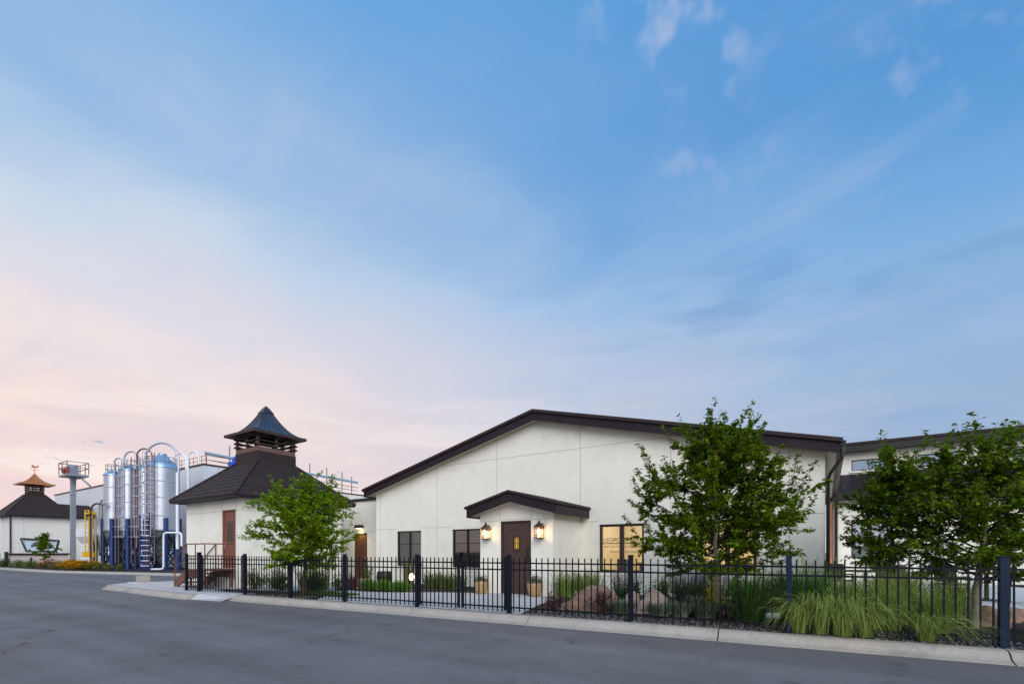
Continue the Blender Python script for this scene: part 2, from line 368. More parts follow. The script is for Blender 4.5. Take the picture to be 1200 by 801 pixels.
kerb('kerb', [(-24.3, 9.9), (-24.3, 8.2), (-24.2, 7.6), (-23.8, 7.22), (-23.2, 7.08), (-16.9, 6.96), (-16.15, 7.02)], 2.2, .34)
kerb('kerb', [(-100, 10.0), (-57, 10.0), (-44.5, 10.5), (-35.8, 12.5), (-30.8, 13.7), (-26, 14.6)], 4)
slab('gravel_strip', [(-100, 10.02), (-57, 10.02), (-44.5, 10.52), (-35.8, 12.52), (-30.8, 13.72), (-26, 14.62), (-26, 18.4), (-100, 18.4)], -.19, -.02, 'mulch')
# gravel stones over the front edge of the bed
g = MB()
for i in range(5200):
    x = R.uniform(-14.3, 6.5); d = abs(R.gauss(0, .55)); y = fy(x) - .08 + d
    if -12.2 < x < -5.3: continue
    s = R.uniform(.008, .022) ; a = R.uniform(0, 6.28)
    c, sn = math.cos(a)*s, math.sin(a)*s
    g.add([(x+c, y+sn, -.003), (x-sn, y+c*.8, -.002), (x-c, y-sn, -.003), (x+sn, y-c*.8, -.002), (x, y, s*.75)], [(0,1,4),(1,2,4),(2,3,4),(3,0,4)])
tag(g.build('gravel', 'stone'), 'loose grey gravel along the kerb side edge of the planting bed', 'gravel', kind='stuff')
# small lawn behind the fence near the left tree
g = MB()
for i in range(5200):
    x = R.uniform(-14.1, -11.7); y = R.uniform(fy(-13)+.9, 9.55)
    h = R.uniform(.04, .085); a = R.uniform(0, 6.28); w = .006
    g.add([(x-w*math.cos(a), y-w*math.sin(a), 0), (x+w*math.cos(a), y+w*math.sin(a), 0), (x+R.gauss(0,.02), y+R.gauss(0,.02), h)], [(0,1,2)])
tag(g.build('lawn_grass', 'lawn'), 'small mown strip of lawn grass behind the black fence', 'lawn', kind='stuff')

# ------------------------------------------------------------------ main gabled building
FYM = 14.2; XL, XR, XP = -16.4, 0.0, -8.24
main = thing('gabled_building', (XP, FYM, 0), 'long white stucco building with broad dark gable roof and a gabled entrance porch', 'building')
def roofz(x, top=True): return (6.10 if top else 5.74) - abs(x - XP)*.2425
wins = [(-15.12, -13.72, .70, 2.16), (-12.08, -10.66, .70, 2.16), (-6.0, -4.56, .66, 2.16), (-2.97, -1.53, .66, 2.16)]
b = MB()
b.wall(FX(FYM), XL, XR, -.1, 3.6, wins, .24)
b.prism([(XL, 3.6), (XR, 3.6), (XR, roofz(XR, 0)+.05), (XP, roofz(XP, 0)+.05), (XL, roofz(XL, 0)+.05)], FX(FYM), 0, .24)
b.wall(FY(XR), FYM+.24, 30, -.1, 3.72, (), .24)
b.wall(lambda u, z, d: (XL + d, u, z), FYM+.24, 30, -.1, 3.72, (), .24)
b.wall(FX(29.8), XL+.24, XR-.24, -.1, 3.72, (), .24)
def hj(x0, x1, z, Y=FYM): b.box(x0, x1, Y-.003, Y+.01, z-.009, z+.009, 1)
def vj(x, z0, z1, Y=FYM): b.box(x-.009, x+.009, Y-.0035, Y+.01, z0, z1, 1)
for x in (-16.12, -12.86, -9.96, -6.65, -3.77, -.77): vj(x, -.1, roofz(x, 0)+.03)
hj(XP-4.3, XP+4.3, 4.66)
edges = [XL] + [v for w in wins for v in w[:2]] + [XR]
for i in range(0, len(edges), 2): hj(edges[i]+.03, edges[i+1]-.03, 2.26) if False else hj(edges[i], edges[i+1], 2.262)
for w in wins:
    hj(w[0]-.25, w[1]+.25, .535)
wall = b.build('wall', ['stucco', 'joint'], main)
# roof
b = MB(); y0, y1 = 13.80, 30.3
eL, eR = XL-.47, XR+.36
for a, c in ((eL, XP), (XP, eR)):
    P = [(a, roofz(a)-.10), (c, roofz(c)-.10), (c, roofz(c)), (a, roofz(a))]
    b.prism(P, FX(0), y0, y1, 0)
roof = b.build('roof', 'roof', main)
b = MB()
for a, c in ((eL+.06, XP), (XP, eR-.06)):
    P = [(a, roofz(a, 0)), (c, roofz(c, 0)), (c, roofz(c)-.103), (a, roofz(a)-.103)]
    b.prism(P, FX(0), 13.86, 13.92)
b.box(eL+.06, eL+.12, 13.923, y1-.05, roofz(eL)-.36+.02, roofz(eL)-.11)
b.box(eR-.12, eR-.06, 13.923, y1-.05, roofz(eR)-.36+.02, roofz(eR)-.09)
b.build('fascia', 'fascia', roof, bevel=.004)
b = MB()
for a, c in ((eL+.125, XP), (XP, eR-.125)):
    P = [(a, roofz(a, 0)+.035), (c, roofz(c, 0)+.035), (c, roofz(c, 0)+.055), (a, roofz(a, 0)+.055)]
    b.prism(P, FX(0), 13.925, y1-.1)
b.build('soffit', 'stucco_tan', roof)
b = MB(); b.box(eR-.058, eR+.06, 13.84, 30.2, roofz(eR)-.20, roofz(eR)-.06); b.build('gutter', 'trim', main, bevel=.01)
b = MB(); b.tube([(.335, 13.98, 3.78), (.33, 13.98, 3.55), (.10, 14.14, 3.22), (.06, 14.20, 3.10), (.06, 14.20, .05)], .042, 8)
b.build('downspout', 'trim', main)
# windows
def window(parent, x0, x1, z0, z1, Y, mull=.05, fr=.05, frame_m='trim', glass='glass', rail=None):
    f = MB(); y0, y1 = Y+.05, Y+.13; xc = (x0+x1)/2
    f.box(x0, x0+fr, y0, y1, z0, z1); f.box(x1-fr, x1, y0, y1, z0, z1)
    f.box(x0+fr, x1-fr, y0, y1, z0, z0+fr); f.box(x0+fr, x1-fr, y0, y1, z1-fr, z1)
    f.box(xc-mull/2, xc+mull/2, y0-.002, y1, z0+fr, z1-fr)
    if rail:
        f.box(x0+fr, xc-mull/2, y0+.02, y1-.02, rail-.012, rail+.012); f.box(xc+mull/2, x1-fr, y0+.02, y1-.02, rail-.012, rail+.012)
    w = f.build('window', frame_m, parent, bevel=.003)
    p = MB()
    for a, c in ((x0+fr, xc-mull/2), (xc+mull/2, x1-fr)): p.add([(a, Y+.10, z0+fr), (c, Y+.10, z0+fr), (c, Y+.10, z1-fr), (a, Y+.10, z1-fr)], [(0,1,2,3)])
    p.build('pane', glass, w)
    return w
w1 = window(main, *wins[0], FYM, rail=1.62, glass='glass_dark'); w1['label'] = 'dark window with a half drawn pale blind'
b = MB(); b.add([(-14.38, 14.46, 1.3), (-13.78, 14.46, 1.3), (-13.78, 14.46, 2.1), (-14.38, 14.46, 2.1)], [(0,1,2,3)]); b.build('blind', 'blind', w1)
w2 = window(main, *wins[1], FYM, rail=1.62, glass='glass_dark'); w2['label'] = 'dark window with black frame'
w3 = window(main, *wins[2], FYM, mull=.13, fr=.075, frame_m='door_dark', rail=1.56); w3['label'] = 'warmly lit window with dark gold lettering on its panes'
w4 = window(main, *wins[3], FYM, mull=.13, fr=.075, frame_m='door_dark', rail=1.56); w4['label'] = 'warmly lit window half hidden by the tree'
# lit room behind the two right hand windows
b = MB(); x0, x1, ya, yb = -6.4, -.6, FYM+.26, 17.2
b.add([(x0,yb,0),(x1,yb,0),(x1,yb,2.8),(x0,yb,2.8)], [(0,1,2,3)]); b.add([(x0,ya,0),(x0,yb,0),(x0,yb,2.8),(x0,ya,2.8)], [(0,1,2,3)]); b.add([(x1,ya,0),(x1,yb,0),(x1,yb,2.8),(x1,ya,2.8)], [(0,1,2,3)])
b.add([(x0,ya,2.8),(x1,ya,2.8),(x1,yb,2.8),(x0,yb,2.8)], [(0,1,2,3)]); b.add([(x0,ya,0.02),(x1,ya,0.02),(x1,yb,0.02),(x0,yb,0.02)], [(0,1,2,3)])
b.build('room', 'room', main)
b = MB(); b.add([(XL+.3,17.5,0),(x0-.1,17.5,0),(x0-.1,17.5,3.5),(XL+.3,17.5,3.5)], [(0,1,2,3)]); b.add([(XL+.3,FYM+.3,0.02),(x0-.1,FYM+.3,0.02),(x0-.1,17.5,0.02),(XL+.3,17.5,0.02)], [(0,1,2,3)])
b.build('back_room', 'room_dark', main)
def text_mesh(name, body, x, z, Y, size, mtl, parent, width=None, align='LEFT', font_space=1.0):
    cu = D.curves.new(name, 'FONT'); cu.body = body; cu.size = size; cu.align_x = align; cu.extrude = .0015; cu.space_character = font_space
    o = D.objects.new(name, cu); COL.objects.link(o); dg = bpy.context.evaluated_depsgraph_get(); dg.update()
    me = D.meshes.new_from_object(o.evaluated_get(dg)); COL.objects.unlink(o); D.objects.remove(o)
    xs = [v.co.x for v in me.vertices]; k = (width/(max(xs)-min(xs))) if width else 1
    off = min(xs)
    org = tuple(root_of(parent)['_org'])
    for v in me.vertices:
        cx, cy, cz = v.co
        v.co = (x + (cx-off)*k - org[0], Y - cz - org[1], z + cy - org[2])
    me.materials.clear(); me.materials.append(M[mtl]); o2 = D.objects.new(name, me); COL.objects.link(o2); o2.parent = parent
    return o2
text_mesh('lettering', 'LEOPOLD BROS', -5.86, 1.60, FYM+.045, .185, 'letter', w3, 1.28)
text_mesh('lettering', 'BATCH DISTILLERS OF F', -5.85, 1.43, FYM+.045, .095, 'letter', w3, 1.25)
text_mesh('lettering', 'DENVER COLORADO', -5.66, 1.27, FYM+.045, .095, 'letter', w3, 1.0)
# furniture inside the lit room, low in the window
t = thing('office_chair', (-5.55, 15.2, 0), 'slate blue chair back seen low inside the lettered window', 'chair')
b = MB(); b.box(-5.78, -5.32, 15.15, 15.22, .62, 1.05); b.build('backrest', 'blue_in', t, bevel=.03)
b = MB(); b.box(-5.78, -5.32, 15.22, 15.65, .45, .55); b.build('seat', 'blue_in', t, bevel=.03)
for sx in (-5.74, -5.36):
    for sy in (15.2, 15.6):
        b = MB(); b.tube([(sx, sy, .02), (sx, sy, .46)], .02, 6); b.build('leg', 'dark_in', t)
t = thing('display_table', (-4.75, 15.6, 0), 'dark table standing inside behind the lettered window', 'table')
b = MB(); b.box(-5.15, -4.2, 15.3, 15.9, .86, .95); b.build('tabletop', 'woodbrown', t)
b = MB(); b.box(-5.1, -4.25, 15.4, 15.85, .02, .86); b.build('base', 'dark_in', t)
# porch
VX0, VX1, VY = -9.28, -6.63, 12.3; PX = -7.93
pz = lambda x, top=True: (3.15 if top else 2.80) - abs(x-PX)*.262
b = MB()
b.wall(FX(VY), VX0, VX1, -.1, 2.36, [(-8.49, -7.38, -.1, 2.25)], .2)
b.prism([(VX0, 2.36), (VX1, 2.36), (VX1, pz(VX1, 0)+.04), (PX, pz(PX, 0)+.04), (VX0, pz(VX0, 0)+.04)], FX(VY), 0, .2)
b.wall(FY(VX1), VY+.2, FYM-.002, -.1, 2.42, (), .2)
b.wall(lambda u, z, d: (VX0+d, u, z), VY+.2, FYM-.002, -.1, 2.42, (), .2)
hj(VX0, -8.49, 2.27, VY); hj(-7.38, VX1, 2.27, VY); hj(-8.49, -7.38, 2.30, VY)
for x in (-8.52, -7.35): vj(x, 2.26, pz(x, 0)+.03, VY)
b.box(VX1-.01, VX1+.003, VY+.2, FYM-.01, 2.262, 2.28, 1)
b.build('porch_wall', ['stucco', 'joint'], main)
pe0, pe1 = -9.60, -6.28
b = MB()
for a, c in ((pe0, PX), (PX, pe1)):
    b.prism([(a, pz(a)-.07), (c, pz(c)-.07), (c, pz(c)), (a, pz(a))], FX(0), 11.86, FYM-.003)
pr = b.build('porch_roof', 'roof', main)
b = MB()
for a, c in ((pe0+.05, PX), (PX, pe1-.05)):
    b.prism([(a, pz(a, 0)), (c, pz(c, 0)), (c, pz(c)-.073), (a, pz(a)-.073)], FX(0), 11.92, 11.97)
b.box(pe0+.05, pe0+.10, 11.973, FYM-.004, pz(pe0)-.34, pz(pe0)-.08); b.box(pe1-.10, pe1-.05, 11.973, FYM-.004, pz(pe1)-.34, pz(pe1)-.08)
b.build('fascia', 'fascia', pr, bevel=.004)
b = MB()
for a, c in ((pe0+.10, PX), (PX, pe1-.10)):
    b.prism([(a, pz(a, 0)+.03), (c, pz(c, 0)+.03), (c, pz(c, 0)+.045), (a, pz(a, 0)+.045)], FX(0), 11.972, FYM-.005)
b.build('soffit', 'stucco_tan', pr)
# door: arched planks, grille window, long pull
b = MB(); dx0, dx1 = -8.42, -7.45
b.box(dx0, dx1, VY+.07, VY+.12, .01, 2.18)
# raised stiles leaving an arched sunk panel
def arch_z(x): 
    u = (x-(dx0+dx1)/2)/((dx1-dx0)/2-.11); return 1.80 + .17*math.sqrt(max(0, 1-u*u))
b.box(dx0, dx0+.11, VY+.05, VY+.069, .01, 2.18); b.box(dx1-.11, dx1, VY+.05, VY+.069, .01, 2.18); b.box(dx0+.11, dx1-.11, VY+.05, VY+.069, .01, .16)
N_ = 14
for i in range(N_):
    a = dx0+.11+(dx1-dx0-.22)*i/N_; c = dx0+.11+(dx1-dx0-.22)*(i+1)/N_
    b.prism([(a, arch_z(a)), (c, arch_z(c)), (c, 2.18), (a, 2.18)], FX(0), VY+.05, VY+.069)
for i in range(1, 6):
    x = dx0+.11+(dx1-dx0-.22)*i/6; b.box(x-.006, x+.006, VY+.0655, VY+.0695, .16, 1.8)
door = b.build('door', 'door_brown', main, bevel=.004); door['label'] = 'brown arched plank door with small amber grille window'
b = MB(); b.box(-8.49, dx0-.004, VY+.02, VY+.14, .0, 2.25); b.box(dx1+.004, -7.38, VY+.02, VY+.14, .0, 2.25); b.box(dx0-.004, dx1+.004, VY+.02, VY+.14, 2.185, 2.25)
b.build('frame', 'door_dark', door, bevel=.004)
b = MB(); cx = -7.93; b.box(cx-.07, cx+.07, VY+.055, VY+.064, 1.38, 1.74); b.build('grille_pane', 'amber', door)
b = MB()
for x in (-.10, -.035, .035, .10): b.tube([(cx+x, VY+.045, 1.34 if abs(x) > .05 else 1.30), (cx+x, VY+.045, 1.78 if abs(x) > .05 else 1.84)], .008, 6)
for z in (1.40, 1.56, 1.72): b.tube([(cx-.13, VY+.045, z), (cx+.13, VY+.045, z)], .008, 6)
b.build('grille', 'trim', door)
b = MB(); b.tube([(-7.53, VY+.045, .98), (-7.53, VY-.01, 1.0), (-7.53, VY-.01, 1.36), (-7.53, VY+.045, 1.38)], .014, 6); b.box(-7.56, -7.50, VY+.04, VY+.05, .94, 1.42); b.build('handle', 'trim', door)
# wall lanterns either side of the door
def lantern(x, label):
    t = thing('wall_lantern', (x, VY-.18, 1.70), label, 'lantern', 'lit lanterns by the front door')
    X, Y, Z = x, VY-.14, 1.72; s = .095
    b = MB()
    for sx in (-s, s):
        for sy in (-s, s): b.box(X+sx-.009, X+sx+.009, Y+sy-.009, Y+sy+.009, Z, Z+.30)
    b.box(X-s-.015, X+s+.015, Y-s-.015, Y+s+.015, Z-.025, Z-.001)
    for q in (-s, s):
        b.box(X-s+.01, X+s-.01, Y+q-.007, Y+q+.007, Z+.145, Z+.157); b.box(X+q-.007, X+q+.007, Y-s+.01, Y+s-.01, Z+.145, Z+.157)
    b.build('frame', 'bronze', t)
    b = MB(); r = s+.03
    prof = [(r, .30), (r, .32), (r*.62, .37), (r*.34, .41), (r*.34, .425), (r*.2, .435), (r*.2, .46), (.02, .475), (.012, .50), (.0, .515)]
    vs = []; 
    for q, z in prof: vs += [(X-q, Y-q, Z+z), (X+q, Y-q, Z+z), (X+q, Y+q, Z+z), (X-q, Y+q, Z+z)]
    fs = [(0,3,2,1)]
    for i in range(len(prof)-1):
        for j in range(4): fs.append((i*4+j, i*4+(j+1)%4, (i+1)*4+(j+1)%4, (i+1)*4+j))
    b.add(vs, fs); b.box(X-.06, X+.06, VY-.015, VY-.002, Z-.02, Z+.42); b.beam((X, VY-.01, Z+.36), (X, Y, Z+.36), .02, .02)
    b.build('cap', 'bronze', t)
    b = MB()
    for q in (-s, s):
        b.add([(X-s,Y+q,Z),(X+s,Y+q,Z),(X+s,Y+q,Z+.3),(X-s,Y+q,Z+.3)], [(0,1,2,3)]); b.add([(X+q,Y-s,Z),(X+q,Y+s,Z),(X+q,Y+s,Z+.3),(X+q,Y-s,Z+.3)], [(0,1,2,3)])
    b.build('pane', 'lant_glass', t)
    b = MB()
    for k in (-1, 1): b.lathe((X+k*.03, Y, Z+.01), [(0, 0), (.014, .0), (.014, .10), (.028, .13), (.034, .17), (.018, .22), (0, .25)], 10)
    b.build('bulb', 'flame', t)
    l = D.lights.new('lantern_light', 'POINT'); l.energy = 2.2; l.color = (1, .62, .30); l.shadow_soft_size = .05
    lo = D.objects.new('lantern_light', l); COL.objects.link(lo); lo.parent = t; lo.location = (0, -.05, .14)
lantern(-8.96, 'lit bronze wall lantern on the porch, between the dark window and the door')
lantern(-7.02, 'lit bronze wall lantern on the porch, at the handle side of the door')

# ------------------------------------------------------------------ near kiln house
def square_ring(cx, cy, r, z): return [(cx-r, cy-r, z), (cx+r, cy-r, z), (cx+r, cy+r, z), (cx-r, cy+r, z)]
def kiln_roof(b, cx, cy, r0, z0, r1, z1, n, sw=1.0):
    for i in range(n):
        a, c = i/n, (i+1)/n
        ra, rc = r0+(r1-r0)*a, r0+(r1-r0)*c; za, zc = z0+(z1-z0)*a, z0+(z1-z0)*c
        lift = .055
        vs = square_ring(cx, cy, ra+.03, za-.018) + square_ring(cx, cy, ra+.026, za+lift-.012) + square_ring(cx, cy, rc+.004, zc+.008)
        fs = []
        for j in range(4): fs += [(j, (j+1)%4, 4+(j+1)%4, 4+j), (4+j, 4+(j+1)%4, 8+(j+1)%4, 8+j)]
        b.add(vs, fs)
    for sx, sy in ((-1,-1),(1,-1),(1,1),(-1,1)):
        b.beam((cx+sx*r0, cy+sy*r0, z0+.05), (cx+sx*r1, cy+sy*r1, z1+.05), .13, .05)
def canopy_prof(r0, z0, r1, z1, n=9, p=2.0):
    return [(r0+(r1-r0)*(i/n), z0+(z1-z0)*((i/n)**p)) for i in range(n+1)]
def loft(b, cx, cy, prof, m=0):
    vs = []
    for r, z in prof: vs += square_ring(cx, cy, r, z)
    fs = [(i*4+j, i*4+(j+1)%4, (i+1)*4+(j+1)%4, (i+1)*4+j) for i in range(len(prof)-1) for j in range(4)]
    b.add(vs, fs, m)
KX, KY, KR = -19.82, 11.22, 2.13
kiln = thing('kiln_house', (KX, KY, 0), 'square white kiln house with dark pyramid roof and blue capped louvred cupola', 'building')
b = MB(); kx0, kx1, ky0, ky1 = KX-KR, KX+KR, KY-KR, KY+KR
b.wall(FX(ky0), kx0, kx1, -.15, 3.26, [(-19.06, -18.06, .69, 2.86)], .2)
b.wall(FY(kx1), ky0+.2, ky1, -.15, 3.26, (), .2)
b.wall(lambda u, z, d: (kx0+d, u, z), ky0+.2, ky1, -.15, 3.26, (), .2)
b.wall(FX(ky1-.2), kx0+.2, kx1-.2, -.15, 3.26, (), .2)
hj(kx0, -19.06, 2.82, ky0); hj(-18.06, kx1, 2.82, ky0); vj(-20.65, -.1, 3.25, ky0); vj(-19.08, 2.86, 3.25, ky0); vj(-18.02, -.1, 3.25, ky0)
b.box(kx1-.01, kx1+.003, ky0, ky1, 2.811, 2.829, 1)
for yy in (10.4, 11.9): b.box(kx1-.01, kx1+.0035, yy-.009, yy+.009, -.1, 3.25, 1)
b.build('wall', ['stucco', 'joint'], kiln)
b = MB(); ER = KR+.43
kiln_roof(b, KX, KY, ER, 3.34, .84, 4.90, 9)
kr = b.build('roof', 'roof', kiln)
b = MB()
vs = square_ring(KX, KY, ER+.01, 3.25) + square_ring(KX, KY, ER+.01, 3.335) + square_ring(KX, KY, KR-.05, 3.25)
b.add(vs, [f for j in range(4) for f in ((j,(j+1)%4,4+(j+1)%4,4+j), (j,(j+1)%4,8+(j+1)%4,8+j))])
b.build('fascia', 'fascia', kr)
def cupola(parent, cx, cy, w, zb, zl, zp, zc, cr, za, canopy_m, vane=False):
    b = MB(); b.box(cx-w, cx+w, cy-w, cy+w, zb-.12, zl)
    cu = b.build('cupola', 'roof', parent, bevel=.006)
    b = MB(); q = w-.06; b.box(cx-w+.02, cx+w-.02, cy-w+.02, cy+w-.02, zl+.001, zp)
    for sx in (-1, 1):
        for sy in (-1, 1): b.box(cx+sx*q-.045, cx+sx*q+.045, cy+sy*q-.045, cy+sy*q+.045, zp, zc-.02)
    for s_ in (-1, 1):
        b.box(cx-.05, cx+.05, cy+s_*q-.03, cy+s_*q+.03, zp, zc-.02); b.box(cx+s_*q-.03, cx+s_*q+.03, cy-.05, cy+.05, zp, zc-.02)
    b.build('frame', 'louvre', cu)
    nl = 3; th = .022; tl = .03
    for i in range(nl):
        z = zp + (zc-zp)*(i+.55)/nl
        b = MB()
        for s_ in (-1, 1):
            for ax in (0, 1):
                o_, i_ = q+.12, q+.0
                if ax == 0: b.add([(cx-q-.1, cy+s_*o_, z-tl), (cx+q+.1, cy+s_*o_, z-tl), (cx+q+.1, cy+s_*i_, z+tl), (cx-q-.1, cy+s_*i_, z+tl), (cx-q-.1, cy+s_*o_, z-tl+th), (cx+q+.1, cy+s_*o_, z-tl+th), (cx+q+.1, cy+s_*i_, z+tl+th), (cx-q-.1, cy+s_*i_, z+tl+th)], [(0,1,2,3),(4,5,6,7),(0,1,5,4),(1,2,6,5),(2,3,7,6),(3,0,4,7)])
                else: b.add([(cx+s_*o_, cy-q-.097, z-tl+.002), (cx+s_*o_, cy+q+.097, z-tl+.002), (cx+s_*i_, cy+q+.097, z+tl+.002), (cx+s_*i_, cy-q-.097, z+tl+.002), (cx+s_*o_, cy-q-.097, z-tl+th+.002), (cx+s_*o_, cy+q+.097, z-tl+th+.002), (cx+s_*i_, cy+q+.097, z+tl+th+.002), (cx+s_*i_, cy-q-.097, z+tl+th+.002)], [(0,1,2,3),(4,5,6,7),(0,1,5,4),(1,2,6,5),(2,3,7,6),(3,0,4,7)])
        b.build('louvre', 'cupola_wood', cu)
    prof = canopy_prof(cr, zc+.10, .19, za-.34)
    b = MB(); loft(b, cx, cy, prof)
    b.build('canopy', canopy_m, cu)
    b = MB(); vs = square_ring(cx, cy, cr+.015, zc-.005) + square_ring(cx, cy, cr+.015, zc+.098) + square_ring(cx, cy, q-.02, zc+.03)
    b.add(vs, [f for j in range(4) for f in ((j,(j+1)%4,4+(j+1)%4,4+j), (j,(j+1)%4,8+(j+1)%4,8+j))])
    b.build('eaves', 'copper' if canopy_m == 'copper' else 'cupola_wood', cu)
    b = MB()
    loft(b, cx, cy, [(.225, za-.36), (.225, za-.33), (.11, za-.14), (.0, za)])
    b.build('cap', canopy_m if canopy_m == 'copper' else 'seam_rib', cu)
    b = MB()
    for fr in (-1, -.66, -.33, 0, .33, .66, 1):
        for ax in range(4):
            pts = []
            for r, z in prof:
                u = fr*r; pts.append({0: (cx+u, cy-r, z+.008), 1: (cx+r, cy+u, z+.008), 2: (cx+u, cy+r, z+.008), 3: (cx-r, cy+u, z+.008)}[ax])
            b.tube(pts, .014, 4, 0, False)
    b.build('seam', 'seam_rib' if canopy_m != 'copper' else 'copper', cu)
    if vane:
        b = MB(); b.tube([(cx, cy, za-.05), (cx, cy, za+.75)], .025, 6)
        b.beam((cx, cy-.35, za+.34), (cx, cy+.35, za+.34), .03, .03); b.beam((cx-.35, cy, za+.34), (cx+.35, cy, za+.34), .03, .03)
        # rooster-like arrow
        b.prism([(-.30, .60), (-.12, .55), (.0, .52), (.14, .55), (.34, .74), (.30, .86), (.12, .72), (-.02, .70), (-.12, .86), (-.22, .80), (-.17, .70)], lambda u, z, d: (cx+d, cy+u, za+z), -.015, .015)
        b.build('weather_vane', 'copper', cu)
    return cu
cupola(kiln, KX, KY, .84, 4.90, 5.36, 5.54, 6.04, 1.13, 7.48, 'standing_seam')
b = MB(); b.box(-18.99, -18.13, ky0+.06, ky0+.11, .70, 2.80); kd = b.build('door', 'door_rust', kiln, bevel=.004); kd['label'] = 'rust red door with a tall dark glazed light'
b = MB(); b.box(-19.055, -18.993, ky0+.02, ky0+.13, .69, 2.855); b.box(-18.127, -18.065, ky0+.02, ky0+.13, .69, 2.855); b.box(-18.993, -18.127, ky0+.02, ky0+.13, 2.803, 2.855); b.build('frame', 'door_rust', kd)
b = MB(); b.box(-18.78, -18.30, ky0+.045, ky0+.058, 1.66, 2.42); b.build('door_window', mat('door_light_glass', (.008,.009,.012), .10, spec=.35), kd)
b = MB()
for a in ((-18.82,-18.78,1.62,2.46),(-18.30,-18.26,1.62,2.46),(-18.78,-18.30,1.62,1.66),(-18.78,-18.30,2.42,2.46)): b.box(a[0],a[1],ky0+.04,ky0+.059,a[2],a[3])
b.build('window_trim', 'door_rust', kd)
b = MB(); b.box(-18.955, -18.90, ky0+.045, ky0+.058, 1.40, 1.66); b.tube([(-18.925, ky0+.05, 1.5), (-18.925, ky0+.0, 1.5), (-18.83, ky0+.0, 1.5)], .012, 6); b.build('handle', 'chrome', kd)
# external steel steps
st = thing('metal_staircase', (-19.2, 8.5, 0), 'rust brown steel steps and landing with pipe railings at the kiln house door', 'staircase')
sy0, sy1, pzp = 8.03, 9.06, .68
for nm, yy in (('stringer', sy0), ('stringer', sy1-.05)):
    b = MB(); b.prism([(-20.42, 0.0), (-20.12, 0.0), (-19.36, .36), (-18.03, .36), (-18.03, pzp), (-19.42, pzp), (-20.42, .18)], FX(0), yy, yy+.05); b.build(nm, 'stair_rust', st)
b = MB(); b.box(-19.40, -18.04, sy0+.055, sy1-.055, pzp-.05, pzp-.01); b.build('landing', 'stair_rust', st)
for i in range(3):
    x = -20.22+.28*i; z = .17*(i+1); b = MB(); b.box(x-.02, x+.27, sy0+.055, sy1-.055, z-.04, z); b.build('tread', 'stair_rust', st)
for yy in (sy0+.1, sy1-.1):
    for xx in (-18.12, -19.3):
        b = MB(); b.box(xx, xx+.06, yy-.03, yy+.03, 0, .40); b.build('support', 'stair_rust', st)
def rail_run(yy, full):
    b = MB(); h = .90
    top = [(-20.45, yy, h+.08), (-19.42, yy, pzp+h), (-18.06, yy, pzp+h), (-18.06, sy1+.0, pzp+h)]
    b.tube(top, .021, 8); b.tube([(p[0], p[1], p[2]-.42) for p in top], .018, 8)
    for x, z0, z1 in ((-20.38, .05, h+.1), (-19.42, pzp, pzp+h), (-18.75, pzp, pzp+h), (-18.06, pzp, pzp+h)): b.tube([(x, yy, z0), (x, yy, z1)], .02, 8)
    b.build('railing', 'stair_rust', st)
rail_run(sy0+.02, True)
b = MB(); yy = sy1-.03
b.tube([(-20.45, yy, .98), (-19.42, yy, pzp+.9)], .02, 8); b.tube([(-20.38, yy, .05), (-20.38, yy, 1.0)], .02, 8); b.tube([(-19.42, yy, pzp), (-19.42, yy, pzp+.9)], .02, 8); b.build('railing', 'stair_rust', st)

# ------------------------------------------------------------------ connecting wing
cw = thing('connecting_wing', (-20.5, 15.2, 0), 'low flat roofed white wing with a brown door between kiln house and gabled building', 'building')
b = MB(); b.wall(FX(15.2), -27, XL-.002, -.1, 3.72, [(-19.10, -18.18, -.1, 2.2)], .2); hj(-18.18, XL, 2.26, 15.2); vj(-17.3, 0, 3.7, 15.2)
b.wall(FX(19.8), -27, XL-.002, -.1, 3.72, (), .2); b.box(-27, XL-.3, 15.41, 19.79, 3.5, 3.6)
b.build('wall', ['stucco', 'joint'], cw)
b = MB(); b.box(-27.05, XL-.004, 15.12, 15.44, 3.722, 3.84); b.build('coping', 'trim', cw, bevel=.008)
b = MB(); b.box(-19.05, -18.23, 15.24, 15.29, .01, 2.16); d2 = b.build('door', 'door_umber', cw); d2['label'] = 'plain umber brown door'
b = MB(); b.box(-19.098, -19.053, 15.21, 15.31, 0, 2.198); b.box(-18.227, -18.182, 15.21, 15.31, 0, 2.198); b.box(-19.053, -18.227, 15.21, 15.31, 2.162, 2.198); b.build('frame', 'door_umber', d2)
b = MB(); b.tube([(-18.32, 15.24, 1.02), (-18.32, 15.19, 1.02), (-18.42, 15.19, 1.02)], .014, 6); b.build('handle', 'chrome', d2)
t = thing('door_lamp', (-18.62, 15.1, 2.36), 'small black downlight lit above the umber brown door', 'lamp')
b = MB(); b.box(-18.82, -18.42, 14.95, 15.195, 2.42, 2.58); b.build('housing', 'trim', t, bevel=.02)
b = MB(); b.box(-18.76, -18.48, 15.0, 15.15, 2.405, 2.418); b.build('lens', 'bulb', t)
l = D.lights.new('downlight', 'SPOT'); l.energy = 22; l.color = (1, .72, .35); l.spot_size = rad(110); l.shadow_soft_size = .08
lo = D.objects.new('downlight', l); COL.objects.link(lo); lo.parent = t; lo.location = (0, -.02, .02)

